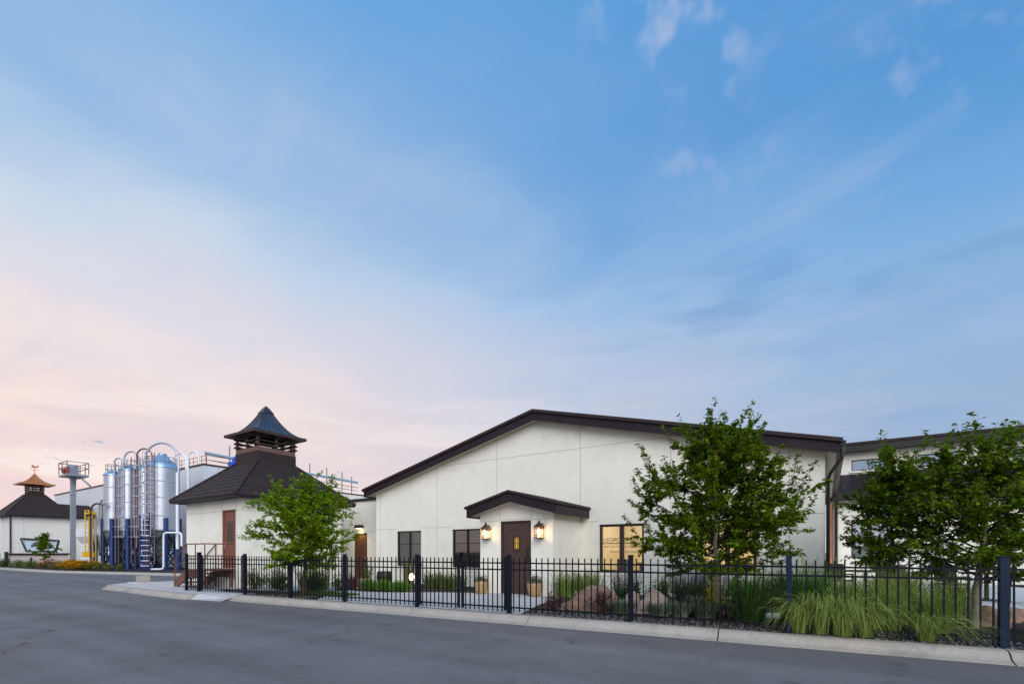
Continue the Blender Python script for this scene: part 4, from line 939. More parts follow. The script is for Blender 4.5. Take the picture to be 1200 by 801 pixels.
# ------------------------------------------------------------------ vegetation
def leaf(b, p, d, up, L_, W_, m=0):
    d = d.normalized(); s = d.cross(up)
    if s.length < 1e-3: s = d.cross(Vector((1,0,.2)))
    s.normalize(); n = s.cross(d)
    q = p + d*(L_*.45)
    b.add([p, q + s*(W_*.5) + n*(W_*.12), p + d*L_ - n*(L_*.12), q - s*(W_*.5) + n*(W_*.12)], [(0,1,2),(0,2,3)], m)
def rv(rr): return Vector((rr.gauss(0,1), rr.gauss(0,1), rr.gauss(0,1)))
def tree(name, loc, H, z0, rad_, label, leaf_m, bark, seed, trunk_r, nleaf, lsize, shape, lean=(0,0), group='garden trees', nl=26, trunk_top=.8, spiky=.3):
    rr = random.Random(seed); X, Y = loc
    t = thing(name, (X, Y, 0), label, 'tree', group)
    b = MB(); tp = []
    nT = 9
    for i in range(nT+1):
        f_ = i/nT; tp.append(Vector((X+lean[0]*f_+rr.gauss(0,.018)*(i>0), Y+lean[1]*f_+rr.gauss(0,.018)*(i>0), H*trunk_top*f_)))
    b.tube(tp, [trunk_r*(1.15 if i == 0 else 1)*(1-.86*(i/nT)**.9) for i in range(nT+1)], 9)
    def on(z):
        f_ = min(1, z/(H*trunk_top)); i = min(nT-1, int(f_*nT)); return tp[i].lerp(tp[i+1], f_*nT-i)
    twigs = []
    for k in range(nl):
        fz = (k+rr.random())/nl
        zs = z0*.82 + (H*trunk_top-z0*.82)*fz*.98
        a = k*2.4 + rr.gauss(0, .35)
        zt = z0 + (H-z0)*(fz**.9)*.92 + rr.gauss(0, .1)
        R_ = rad_*shape(min(1, max(0, (zt-z0)/(H-z0)))) * rr.uniform(.68, 1.08)
        p0 = on(zs); d = Vector((math.cos(a), math.sin(a), 0))
        p3 = Vector((tp[-1].x*.5+X*.5, tp[-1].y*.5+Y*.5, 0)) + d*R_; p3.z = zt + R_*.12
        p3.z -= .13*R_*max(0, .35-fz)/.35; p1 = p0.lerp(p3, .4) + Vector((0,0,.04*R_)) + rv(rr)*.05; p2 = p0.lerp(p3, .75) + Vector((0,0,.03*R_)) + rv(rr)*.06
        r0 = trunk_r*.34*(1-.5*fz)
        b.tube([p0, p1, p2, p3], [r0*.8, r0*.55, r0*.3, .003], 6, 1, False)
        L_ = (p3-p0).length
        for j in range(int(8+L_*9)):
            f_ = rr.uniform(.12, 1.0); q = p0.lerp(p1, f_/.4) if f_ < .4 else (p1.lerp(p2, (f_-.4)/.35) if f_ < .75 else p2.lerp(p3, (f_-.75)/.25))
            dd = (d*.75 + Vector((rr.gauss(0,.7), rr.gauss(0,.7), rr.gauss(.22,.32)))).normalized(); tl = rr.uniform(.16, .46)*(.75+.3*rad_)
            if f_ > .55 and rr.random() < spiky: dd = (dd*.6+Vector((0,0,.9))).normalized(); tl *= 1.35
            e = q + dd*tl; mid = q.lerp(e, .5) + rv(rr)*.03
            b.tube([q, mid, e], [.006, .004, .002], 3, 1, False); twigs.append((q, mid, e))
    # leader twigs at top
    for k in range(9):
        q = on(H*trunk_top*rr.uniform(.82, 1)); e = q + Vector((rr.gauss(0,.15), rr.gauss(0,.15), rr.uniform(.6, 1.05)*(H-q.z))); mid = q.lerp(e, .5)+rv(rr)*.03
        b.tube([q, mid, e], [.009, .006, .002], 3, 1, False); twigs.append((q, mid, e)); twigs.append((mid, mid.lerp(e,.5), e))
    b.build('trunk', [bark, 'twig'], t)
    c = MB(); per = nleaf/len(twigs)
    for q, mid, e in twigs:
        n = int(per/3*rr.uniform(.4, 1.6)+rr.random())+1
        for i in range(n):
            f_ = rr.uniform(.1, 1.05); p = q.lerp(mid, f_*2) if f_ < .5 else mid.lerp(e, f_*2-1)
            ax_ = (e-q).normalized(); tanl = 1 if rr.random() < .004 else 0
            for g_ in range(rr.choice((2, 3, 3, 4))):
                d = ax_*.5 + rv(rr)*.6; d.z = d.z*.45 - .10
                up = Vector((rr.gauss(0,.34), rr.gauss(0,.34), 1))
                s = lsize*rr.choice((.55, .8, 1., 1.15, 1.3)); leaf(c, p + rv(rr)*.018, d, up, s, s*.74, tanl)
    c.build('crown', [leaf_m, 'leaf_tan'], t)
    return t
round_ = lambda f_: math.sin(math.pi*(.14+.80*f_))**.75
def cone_(f_): return (.74+.87*f_ if f_ < .3 else max(.10, 1.0-((f_-.3)/.7)**1.12*.95))
tree('maple_tree', (-12.92, 8.45), 3.40, .86, 1.44, 'small lime green tree with brown trunk in front of the kiln house', 'leaf_lime', 'bark_brown', 3, .055, 36000, .070, round_, (.06, .1), nl=48, spiky=.12)
tree('maple_tree', (-1.80, 10.35), 4.06, .96, 1.88, 'tall deep green maple with pale trunk before the gable wall', 'leaf_deep', 'bark', 11, .075, 52000, .070, cone_, (-.10, 0), nl=46)
tree('maple_tree', (2.14, 11.2), 3.36, .98, 1.58, 'dark bushy maple behind the thick navy fence post', 'leaf_mid', 'bark', 23, .08, 23000, .070, cone_, (.22, .1), nl=44)
tree('maple_tree', (1.13, 12.2), 3.40, .92, 1.04, 'slim mid green maple between gable corner and bushy maple', 'leaf_mid', 'bark', 31, .06, 13500, .072, cone_, (0, 0), nl=30)
tree('young_tree', (-54.6, 12.0), 2.9, .9, .85, 'young thin tree in front of the low wall by the distant malt house', 'leaf_mid', 'bark_brown', 41, .05, 1200, .16, cone_, group='far planting', nl=14)

def blades(b, X, Y, n, h, spread, base, droop, w=.007, rr=R, m=0, lean=(0,0), z=0., arch=1.):
    for i in range(n):
        a = rr.uniform(0, 6.283); q = base*math.sqrt(rr.random()); p = Vector((X+q*math.cos(a), Y+q*math.sin(a), z))
        hh = h*(1+.45*min(1, droop))*rr.uniform(.55, 1.12); a2 = a + rr.gauss(0, .5); sp = spread*rr.uniform(.25, 1.1)
        dr = droop*rr.uniform(.6, 1.2); d = Vector((math.cos(a2), math.sin(a2), 0)); s = (Vector((-d.y, d.x, 0)) + rv(rr)*.35).normalized(); ww = w*rr.uniform(.6, 1.3)
        pts = []
        for k in range(6):
            f_ = k/5; pts.append(p + d*(sp*f_**1.5*arch) + Vector((lean[0]*f_*f_, lean[1]*f_*f_, hh*(f_*1.25 - dr*f_**3*.8))))
        for q_ in pts: q_.z = max(q_.z, .012 + z*0 - (.12 if z < 0 else 0))
        vs = []
        for k, q_ in enumerate(pts):
            u = ww*(1 - (k/5)**2*.9); vs += [q_ - s*u, q_ + s*u]
        b.add(vs, [(2*k, 2*k+1, 2*k+3, 2*k+2) for k in range(5)], m)
def grass(X, Y, n, h, spread, base, droop, m, label, name='ornamental_grass', group='ornamental grasses', w=.007, heads=0, head_m='grass_tan', lean=(0,0), seed=None, cat='grass plant'):
    rr = random.Random(seed if seed is not None else int(abs(X*97+Y*31)*10))
    t = thing(name, (X, Y, 0), label, cat, group); b = MB()
    blades(b, X, Y, n, h, spread, base, droop, w, rr, 0, lean); b.build('foliage', m, t)
    if heads:
        b = MB()
        for i in range(heads):
            a = rr.uniform(0, 6.283); q = base*1.2*math.sqrt(rr.random()); hh = h*rr.uniform(1.0, 1.35); tx_, ty_ = X+q*math.cos(a), Y+q*math.sin(a)
            e = Vector((tx_+rr.gauss(0,.12), ty_+rr.gauss(0,.12), hh)); p = Vector((tx_, ty_, h*.2))
            b.tube([p, p.lerp(e,.6)+rv(rr)*.01, e], [.003, .003, .002], 3, 0, False)
            for k in range(7):
                c = p.lerp(e, .78+.22*k/7); leaf(b, c, Vector((rr.gauss(0,.5), rr.gauss(0,.5), 1)), Vector((rr.gauss(0,1), rr.gauss(0,1), 0)), .035, .014)
        b.build('seed_heads', head_m, t)
    return t
def shrub(X, Y, r, h, n, m, label, name='shrub', group='garden shrubs', ls=.05, flower=None, nf=0, fs=.05, seed=None, cat='shrub', z=0., fl_top=True):
    rr = random.Random(seed if seed is not None else int(abs(X*53+Y*77)*10)); t = thing(name, (X, Y, z), label, cat, group)
    st_ = MB(); b = MB(); tips = []
    for k in range(int(14+r*40)):
        a = rr.uniform(0, 6.283); el = rr.uniform(.15, 1.45); L_ = rr.uniform(.65, 1.05)
        e = Vector((X+r*L_*math.cos(a)*math.cos(el)*1.05, Y+r*L_*math.sin(a)*math.cos(el)*1.05, z+h*L_*(.25+.75*math.sin(el))))
        st_.tube([(X+rr.gauss(0,r*.1), Y+rr.gauss(0,r*.1), z-.01), Vector((X, Y, z)).lerp(e, .6)+rv(rr)*.02, e], [.008, .006, .003], 4, 0, False); tips.append(e)
    for i in range(n):
        e = rr.choice(tips); f_ = rr.random()**.55; p = Vector((X, Y, z+h*.05)).lerp(e, f_) + rv(rr)*(.07*r+.02)
        if p.z < z+.01: p.z = z+.02
        d = rv(rr)*.7 + (p-Vector((X, Y, z))).normalized()*.8; leaf(b, p, d, Vector((rr.gauss(0,.6), rr.gauss(0,.6), 1)), ls*rr.uniform(.6, 1.3), ls*.6)
    b.build('foliage', m, t); st_.build('stems', 'bark_brown', t)
    if flower:
        f = MB()
        for i in range(nf):
            e = rr.choice(tips); p = e + rv(rr)*(.09*r+.02)
            for k in range(5):
                a = k*1.257+rr.random(); leaf(f, p, Vector((math.cos(a), math.sin(a), .25)), Vector((0,0,1)), fs*.5, fs*.4)
        f.build('flowers', flower, t)
    return t
def lavender(X, Y, r, h, n, label, leaf_m='sage', spike_m='lav', seed=1):
    rr = random.Random(seed); t = thing('lavender', (X, Y, 0), label, 'lavender', 'lavender clumps'); b = MB(); s = MB()
    blades(b, X, Y, n*5, h*.62, r*.9, r*.55, .25, .006, rr); b.build('foliage', leaf_m, t)
    for i in range(n):
        a = rr.uniform(0, 6.283); q = r*math.sqrt(rr.random()); p = Vector((X+q*.6*math.cos(a), Y+q*.6*math.sin(a), h*.25)); e = Vector((X+q*1.15*math.cos(a), Y+q*1.15*math.sin(a), h*rr.uniform(.75, 1.15)))
        s.tube([p, e], [.003, .002], 3, 0, False)
        for k in range(16):
            c = p.lerp(e, .52+.48*k/16); leaf(s, c, Vector((rr.gauss(0,.8), rr.gauss(0,.8), .6)), Vector((0,0,1)), .03, .016)
    s.build('spikes', spike_m, t)
# big fountain grasses at the right of the fence
grass(-1.15, 9.75, 900, .86, .66, .22, 1.0, 'grass_deep', 'tall dark green fountain grass just right of the pale maple trunk', heads=16, head_m='grass_mid', w=.005)
grass(-.40, 9.85, 1100, .98, .72, .24, .98, 'grass_deep', 'tallest deep green fountain grass behind the second navy fence post', heads=22, head_m='grass_mid', w=.005)
grass(.22, 10.1, 900, .84, .70, .24, 1.0, 'grass_mid', 'mid green fountain grass below the copper downspout', heads=14, w=.005)
for k, (x, y, n, h, lb_) in enumerate(((-.36, 8.94, 260, .66, 'light green weeping grass touching the second navy post and spilling over the kerb'), (-.06, 9.02, 330, .74, 'light green weeping grass second from the second navy post at the kerb'), (.22, 8.97, 380, .70, 'largest light green weeping grass poking through the fence over the kerb'), (.50, 9.02, 300, .62, 'light green weeping grass at the right end of the clump over the kerb'))):
    grass(x, y, n, h, .50, .12, 1.28, 'grass_light', lb_, w=.0052, lean=((k-1.5)*.09, -.20), seed=60+k)
grass(.80, 9.95, 750, .72, .62, .22, 1.0, 'grass_mid', 'pale feathery grass below the slim maple', heads=26, head_m='grass_light', w=.0045)
grass(1.42, 10.1, 700, .68, .6, .22, 1.0, 'grass_mid', 'pale feathery grass left of the bushy maple trunk', heads=24, head_m='grass_light', w=.0045)
grass(1.22, 9.08, 190, .50, .60, .10, 1.35, 'grass_light', 'sparse yellowish weeping grass at the kerb left of the thick navy post', w=.006, lean=(.25, -.14))
grass(1.05, 11.0, 600, .95, .5, .3, .8, 'grass_light', 'bright feathery grass on the patio side of the slim maple', heads=10, head_m='grass_light')
grass(2.1, 12.6, 420, .8, .45, .26, .8, 'grass_light', 'bright grass clump behind the bushy maple trunk')
grass(3.2, 10.6, 420, .6, .5, .25, .9, 'grass_deep', 'low dark grass clump right of the thick navy post')
shrub(2.75, 9.75, .42, .55, 1100, 'shrub_leaf', 'dark shrub at the foot of the thick navy fence post', flower='orange_flower', nf=10, fs=.05)
shrub(3.5, 9.9, .45, .6, 900, 'shrub_leaf', 'dark shrub at the right end of the fence')
# bed around the boulders
grass(-6.15, 12.15, 480, .58, .34, .26, .55, 'grass_mid', 'green grass clump against the porch side wall', heads=40)
grass(-5.6, 12.3, 480, .62, .34, .26, .55, 'grass_mid', 'green grass clump below the lettered window', heads=45)
grass(-5.15, 11.9, 260, .5, .3, .2, .5, 'grass_mid', 'small grass clump behind the red boulder', heads=30)
shrub(-4.75, 12.6, .3, .75, 420, 'olive_leaf', 'thin tall stemmed plant against the wall behind the red boulder', ls=.045)
lavender(-4.05, 11.3, .36, .88, 60, 'dark purple tipped clump between the two boulders', 'shrub_leaf', 'lav', 5)
shrub(-3.85, 11.0, .40, .62, 1300, 'shrub_leaf', 'dark rounded shrub left of the pink boulder')
shrub(-3.25, 11.4, .40, .74, 1300, 'box_leaf', 'green shrub with red blooms behind the pink boulder', flower='red_flower', nf=9, fs=.07)
lavender(-2.75, 12.0, .55, .98, 130, 'tall grey lavender mass behind the pink boulder', 'sage', 'lav', 8)
lavender(-2.2, 12.2, .45, .92, 90, 'grey lavender beside the lit window behind the maple', 'sage', 'lav', 9)
shrub(-2.45, 11.5, .42, .62, 1400, 'olive_leaf', 'dark olive shrub left of the yellow plant')
shrub(-2.05, 11.1, .26, .70, 520, 'yellow_leaf', 'bright yellow plant left of the pale maple trunk', ls=.06)
shrub(-1.5, 12.0, .48, .72, 1500, 'shrub_leaf', 'rounded dark shrub just left of the pale maple trunk')
shrub(-.85, 12.4, .48, .62, 1400, 'shrub_leaf', 'rounded dark shrub just right of the pale maple trunk')
shrub(-.4, 12.0, .40, .5, 1000, 'box_leaf', 'small green shrub left of the tall fountain grasses')
shrub(-5.05, 9.45, .34, .40, 460, 'maroon', 'scraggy maroon twig bush at the left foot of the red boulder', ls=.05)
shrub(-4.05, 9.72, .40, .48, 800, 'maroon', 'brown dry bush leaning on the red boulder', ls=.05)
for (x, y, r, h, lb_) in ((-3.50, 9.5, .30, .28, 'grey green sage clump at the right end of the red boulder'), (-2.75, 9.55, .30, .26, 'grey green sage clump at the foot of the pink boulder'), (-2.4, 9.75, .24, .26, 'small sage clump right of the pink boulder'), (-1.98, 10.0, .34, .26, 'wide low sage clump between pink boulder and maple trunk'), (-2.25, 10.35, .24, .34, 'upright sage clump below the yellow plant'), (-1.25, 9.75, .28, .26, 'low olive clump at the foot of the maple trunk')):
    grass(x, y, 420, h, r*.8, r*.6, .5, 'sage' if 'sage' in lb_ else 'olive_leaf', lb_, name='sage_clump', group='sage clumps', w=.009, cat='sage')
shrub(-1.6, 9.95, .20, .24, 240, 'maroon', 'small dark twig bush beside the maple trunk', ls=.04)
# left side
for i, (x, y, r, lb_) in enumerate(((-12.95, 10.85, .38, 'boxwood mound beside the rose coloured rock'), (-12.25, 10.95, .38, 'boxwood mound in the middle of its row'), (-11.55, 11.0, .40, 'boxwood mound next to the glowing path light'))):
    shrub(x, y, r, .36, 2600, 'box_leaf', lb_, name='boxwood', group='boxwood mounds', ls=.045)
for x, y, lb_ in ((-12.0, 13.0, 'brownish grass clump right of the glowing path light'), (-11.35, 12.95, 'brownish grass clump below the dark window middle'), (-10.65, 12.8, 'brownish grass clump left of the ochre pot by the dark window')):
    grass(x, y, 420, .44, .26, .28, .5, 'olive_leaf', lb_, heads=30)
grass(-12.95, 12.75, 300, .8, .2, .16, .4, 'grass_tan', 'upright golden grass behind the glowing path light', heads=25)
shrub(-16.6, 9.0, .5, .75, 1500, 'olive_leaf', 'loose olive shrub behind the wide gate by the steps')
shrub(-16.0, 9.4, .5, .8, 1500, 'olive_leaf', 'loose olive shrub at the corner of the kiln house')
shrub(-15.3, 9.2, .42, .55, 1100, 'shrub_leaf', 'dark low shrub inside the wide gate')
grass(-14.9, 9.9, 360, .62, .3, .26, .5, 'olive_leaf', 'olive grass clump behind the first post right of the wide gate', heads=18)
grass(-14.35, 10.0, 360, .66, .3, .26, .5, 'grass_mid', 'grass clump between wide gate and lime tree', heads=18)
shrub(-14.0, 9.5, .45, .5, 1100, 'shrub_leaf', 'dark shrub left of the lime tree trunk')
shrub(-13.6, 10.2, .36, .55, 800, 'olive_leaf', 'olive shrub close behind the lime tree trunk')
shrub(-13.9, 11.6, .3, .8, 420, 'box_leaf', 'upright green plant with orange blooms behind the lime tree', flower='orange_flower', nf=14, fs=.09, ls=.06)
shrub(-13.3, 11.9, .3, .55, 600, 'shrub_leaf', 'small dark shrub left of the rose coloured rock')
grass(-13.9, 10.9, 200, .5, .3, .2, .5, 'maroon', 'reddish grass tuft in front of the rose coloured rock')
# far planting along the far kerb
rr = random.Random(5); k = 0
for x, m, fl, nf, lb_ in ((-62.0, 'shrub_leaf', None, 0, 'dark low bush at the left edge of the far planting strip'), (-58.0, 'olive_leaf', None, 0, 'low olive bush left of the young thin tree'), (-55.0, 'olive_leaf', None, 0, 'low olive bush at the foot of the young thin tree'), (-51.2, 'olive_leaf', 'orange_flower', 60, 'orange flowering bush right of the young thin tree'), (-49.4, 'grass_tan', None, 0, 'brown mound next to the orange flowering bush'), (-47.8, 'grass_tan', None, 0, 'brown mound left of the golden flowering bushes'), (-46.0, 'olive_leaf', 'gold_flower', 80, 'golden flowering bush at the foot of the elevator tower'), (-44.5, 'olive_leaf', 'gold_flower', 130, 'largest golden flowering bush left of the yellow ladder'), (-43.2, 'olive_leaf', 'gold_flower', 30, 'olive bush with few golden flowers by the yellow ladder')):
    shrub(x, 10.95+(x+60)*.05+rr.uniform(-.1, .2), .80, .62, 700, m, lb_, name='far_bush', group='far planting', ls=.11, flower=fl, nf=int(nf*2.6), fs=.30, z=-.02)
for x, y, lb_ in ((-42.3, 12.0, 'small green bush below the yellow ladder'), (-41.3, 12.3, 'small green bush at the first silo legs'), (-40.4, 12.6, 'small green bush at the second silo legs')):
    shrub(x, y, .35, .5, 260, 'olive_leaf', lb_, name='far_bush', group='far planting', ls=.09, z=-.02)

# ------------------------------------------------------------------ boulders, pots, small things
def rock(X, Y, pts, m, label, seed, rz=0):
    import bmesh
    rr = random.Random(seed); bm = bmesh.new()
    for p in pts: bm.verts.new(p)
    bmesh.ops.convex_hull(bm, input=bm.verts)
    bmesh.ops.subdivide_edges(bm, edges=bm.edges, cuts=2, use_grid_fill=True)
    bmesh.ops.triangulate(bm, faces=bm.faces)
    bmesh.ops.smooth_vert(bm, verts=bm.verts, factor=.22, use_axis_x=True, use_axis_y=True, use_axis_z=True)
    bmesh.ops.subdivide_edges(bm, edges=bm.edges, cuts=2, use_grid_fill=True); bmesh.ops.triangulate(bm, faces=bm.faces)
    bm.normal_update(); off = Vector((seed*3.7, seed*1.3, 0))
    for v in bm.verts:
        q = v.co + off; k = abs(mnoise.noise(q*2.6))*.16 - .05 + mnoise.noise(q*7)*.030 + mnoise.noise(q*17)*.012
        v.co += v.normal*k
    me = D.meshes.new('boulder'); bm.to_mesh(me); bm.free(); me.materials.append(M[m])
    for p in me.polygons: p.use_smooth = False
    o = D.objects.new('boulder', me); COL.objects.link(o); o.location = (X, Y, 0); o.rotation_euler = (0, 0, rz); o['_org'] = (X, Y, 0)
    return tag(o, label, 'boulder', 'garden boulders')
rock(-4.42, 9.95, [(-.82,-.25,-.1),(-.7,.3,-.1),(.66,-.3,-.1),(.7,.3,-.1),(-.68,-.1,.10),(-.25,-.25,.28),(-.02,-.2,.50),(.16,.05,.58),(.5,-.15,.50),(.68,0,.26),(-.2,.25,.38),(.42,.25,.42)], 'boulder_red', 'large reddish sandstone boulder sloping down to the left behind the fence', 3, .15)
rock(-3.1, 10.2, [(-.42,-.26,-.1),(-.38,.3,-.1),(.38,-.26,-.1),(.36,.3,-.1),(-.25,-.12,.26),(0,0,.55),(.08,-.08,.52),(.27,0,.32),(-.06,.2,.42),(.22,.2,.32)], 'boulder_pink', 'pink granite boulder with a pointed top behind the fence', 4, .2)
rock(-3.55, 10.3, [(-.3,-.2,-.1),(.3,-.2,-.1),(.25,.25,-.1),(-.25,.25,-.1),(-.15,0,.36),(.1,.05,.40),(.2,-.1,.25)], 'boulder_pink', 'small pale boulder tucked between the red and pink boulders', 6)
rock(-13.75, 11.35, [(-.5,-.3,-.1),(.5,-.3,-.1),(.5,.3,-.1),(-.5,.3,-.1),(-.42,-.2,.30),(-.2,0,.40),(.25,0,.40),(.45,-.1,.22)], 'boulder_rose', 'rose pink rock below the umber brown door', 8, .1)
rock(2.35, 11.7, [(-.35,-.3,-.1),(.35,-.3,-.1),(.35,.3,-.1),(-.35,.3,-.1),(-.2,0,.3),(.05,-.1,.38),(.25,.1,.28)], 'boulder_red', 'larger rust red rock right behind the bushy maple trunk', 9)
rock(2.95, 12.6, [(-.3,-.25,-.1),(.3,-.25,-.1),(.3,.25,-.1),(-.3,.25,-.1),(-.15,0,.26),(.1,.1,.3)], 'boulder_red', 'smaller rust red rock at the patio edge behind the bushy maple', 10)
def pot(X, Y, label, flower):
    t = thing('planter_pot', (X, Y, 0), label, 'planter', 'ochre glazed pots by the front door')
    b = MB(); b.lathe((X, Y, .005), [(0, 0), (.15, 0), (.165, .01), (.20, .14), (.225, .30), (.22, .38), (.20, .41)], 28); b.build('pot', 'glaze', t)
    b = MB(); b.lathe((X, Y, .005), [(.222, .385), (.235, .40), (.235, .44), (.20, .445), (.19, .40), (0, .39)], 28); b.build('rim', 'glaze_rim', t)
    rr = random.Random(int(abs(X*100))); f = MB(); g_ = MB()
    for i in range(300):
        p = Vector((X+rr.gauss(0,.09), Y+rr.gauss(0,.09), .43+abs(rr.gauss(0,.07)))); leaf(g_, p, rv(rr)+Vector((0,0,.5)), Vector((0,0,1)), .05, .03)
    g_.build('foliage', 'shrub_leaf' if flower else 'grass_tan', t)
    if flower:
        for i in range(60):
            p = Vector((X+rr.gauss(0,.08), Y+rr.gauss(0,.08), .53+abs(rr.gauss(0,.05))))
            for k in range(5): leaf(f, p, Vector((math.cos(k*1.257), math.sin(k*1.257), .3)), Vector((0,0,1)), .03, .026)
        f.build('flowers', 'purple_flower', t)
pot(-8.92, 11.86, 'ochre glazed pot with dry plants, on the window side of the front door', False)
pot(-7.08, 12.0, 'ochre glazed pot with purple flowers right of the front door', True)
t = thing('black_planter', (-13.75, 12.3, 0), 'squat black drum planter behind the boxwood mounds', 'planter')
b = MB(); b.lathe((-13.75, 12.3, .10), [(0, 0), (.20, .02), (.27, .10), (.29, .26), (.27, .44), (.25, .47), (.22, .45), (0, .44)], 28); b.build('drum', 'black_pot', t)
b = MB(); b.lathe((-13.75, 12.3, .0), [(.16, .0), (.18, .02), (.12, .06), (.12, .12)], 20); b.build('foot', 'black_pot', t)
t = thing('path_light', (-11.68, 11.65, 0), 'small path light with a glowing warm globe next to the boxwoods', 'path light')
b = MB(); b.tube([(-11.68, 11.65, 0), (-11.68, 11.65, .34)], .035, 8); b.lathe((-11.68, 11.65, 0), [(.09, .0), (.09, .03), (.04, .05)], 14); b.build('post', 'trim', t)
b = MB(); b.lathe((-11.68, 11.65, .34), [(0, 0), (.06, .01), (.085, .07), (.085, .15), (.06, .21), (0, .225)], 18); b.build('globe', 'bulb', t)
l = D.lights.new('path_glow', 'POINT'); l.energy = 6; l.color = (1, .66, .32); l.shadow_soft_size = .09
lo = D.objects.new('path_glow', l); COL.objects.link(lo); lo.parent = t; lo.location = (0, -.14, .46)
t = thing('outlet_box', (-17.8, 15.18, .45), 'small grey outlet box on the wall beside the umber brown door', 'outlet box')
b = MB(); b.box(-17.90, -17.78, 15.14, 15.198, .42, .58); b.build('cover', 'galv_dull', t, bevel=.008)
# patio furniture
def chair(X, Y, rz, label, first=[None]):
    if first[0] is None:
        t = thing('patio_chair', (0, 0, 0), label, 'chair', 'black patio chairs')
        b = MB(); b.box(-.26, .26, -.26, .26, .42, .47); b.build('seat', 'black_pot', t, bevel=.02)
        b = MB(); b.box(-.26, .26, .23, .28, .50, .95); b.build('backrest', 'black_pot', t, bevel=.02)
        for sx in (-.24, .24):
            b = MB(); b.box(sx-.025, sx+.025, -.25, .24, .62, .66); b.box(sx-.02, sx+.02, -.24, -.20, .47, .62); b.build('armrest', 'black_pot', t)
            for sy in (-.23, .23): b = MB(); b.tube([(sx, sy, .0), (sx, sy, .43)], .02, 6); b.build('leg', 'black_pot', t)
        first[0] = t
    else: t = copy_tree(first[0])
    t.location = (X, Y, .006); t.rotation_euler = (0, 0, rz); t['label'] = label
    return t
def table(X, Y, label, first=[None]):
    if first[0] is None:
        t = thing('patio_table', (0, 0, 0), label, 'table', 'black patio tables')
        b = MB(); b.lathe((0, 0, 0), [(0, .70), (.55, .70), (.57, .72), (.55, .745), (0, .75)], 28); b.build('tabletop', 'black_pot', t)
        b = MB(); b.lathe((0, 0, 0), [(.26, 0), (.26, .02), (.05, .05), (.05, .70)], 16); b.build('pedestal', 'black_pot', t)
        first[0] = t
    else: t = copy_tree(first[0])
    t.location = (X, Y, .006); t['label'] = label
    return t
table(1.0, 17.6, 'black patio table seen behind the slim maple'); table(3.6, 17.6, 'black patio table behind the bushy maple')
chair(.35, 17.0, 2.6, 'black patio chair nearest the gable corner'); chair(1.5, 16.7, 3.4, 'black patio chair at the left table, back turned to the street')
chair(2.8, 16.9, 2.4, 'black patio chair left of the right hand table'); chair(4.2, 16.8, 3.6, 'black patio chair right of the right hand table'); chair(1.7, 18.3, .6, 'black patio chair on the far side of the left table')

# ------------------------------------------------------------------ light, sky, camera
SUN_EL, SUN_AZ = 30.0, -44.0     # azimuth of the sun measured from +X towards +Y (behind the camera, slightly right)
EXPO = 1.0; K = 2**(-EXPO)
w = D.worlds.new('World'); sc.world = w; w.use_nodes = True
nt = w.node_tree; N = nt.nodes; L = nt.links; N.clear()
out = N.new('ShaderNodeOutputWorld'); bg = N.new('ShaderNodeBackground'); bg.inputs['Strength'].default_value = .1
L.new(bg.outputs[0], out.inputs['Surface'])
sky = N.new('ShaderNodeTexSky'); sky.sky_type = 'NISHITA'; sky.sun_disc = False
sky.sun_elevation = rad(SUN_EL); sky.sun_rotation = rad(90 - SUN_AZ); sky.air_density = 1.0; sky.dust_density = 1.0; sky.ozone_density = 2.0
tc = N.new('ShaderNodeTexCoord'); sep = N.new('ShaderNodeSeparateXYZ'); L.new(tc.outputs['Generated'], sep.inputs[0])
def math_(op, a, b_=None, c=None, clamp=False):
    n = N.new('ShaderNodeMath'); n.operation = op; n.use_clamp = clamp
    for i, v in enumerate((a, b_, c)):
        if v is None: continue
        if isinstance(v, (int, float)): n.inputs[i].default_value = v
        else: L.new(v, n.inputs[i])
    return n.outputs[0]
def ramp(stops, fac):
    r = N.new('ShaderNodeValToRGB'); e = r.color_ramp.elements
    while len(e) > 1: e.remove(e[-1])
    e[0].position = stops[0][0]; e[0].color = lin(*stops[0][1])
    for p, c in stops[1:]:
        q = e.new(p); q.color = lin(*c)
    L.new(fac, r.inputs[0]); return r.outputs[0]
def mix(fac, a, c, blend='MIX'):
    m = N.new('ShaderNodeMix'); m.data_type = 'RGBA'; m.blend_type = blend
    for i, v in ((0, fac), (6, a), (7, c)):
        if isinstance(v, (int, float)): m.inputs[i].default_value = v
        elif isinstance(v, tuple): m.inputs[i].default_value = v
        else: L.new(v, m.inputs[i])
    return m.outputs[2]
def rng(s, a, b_, lo, hi, smooth=False):
    r = N.new('ShaderNodeMapRange'); r.inputs['From Min'].default_value = lo; r.inputs['From Max'].default_value = hi; r.inputs['To Min'].default_value = a; r.inputs['To Max'].default_value = b_
    if smooth: r.interpolation_type = 'SMOOTHSTEP'
    L.new(s, r.inputs['Value']); return r.outputs[0]
z = math_('MAXIMUM', sep.outputs['Z'], 0.)
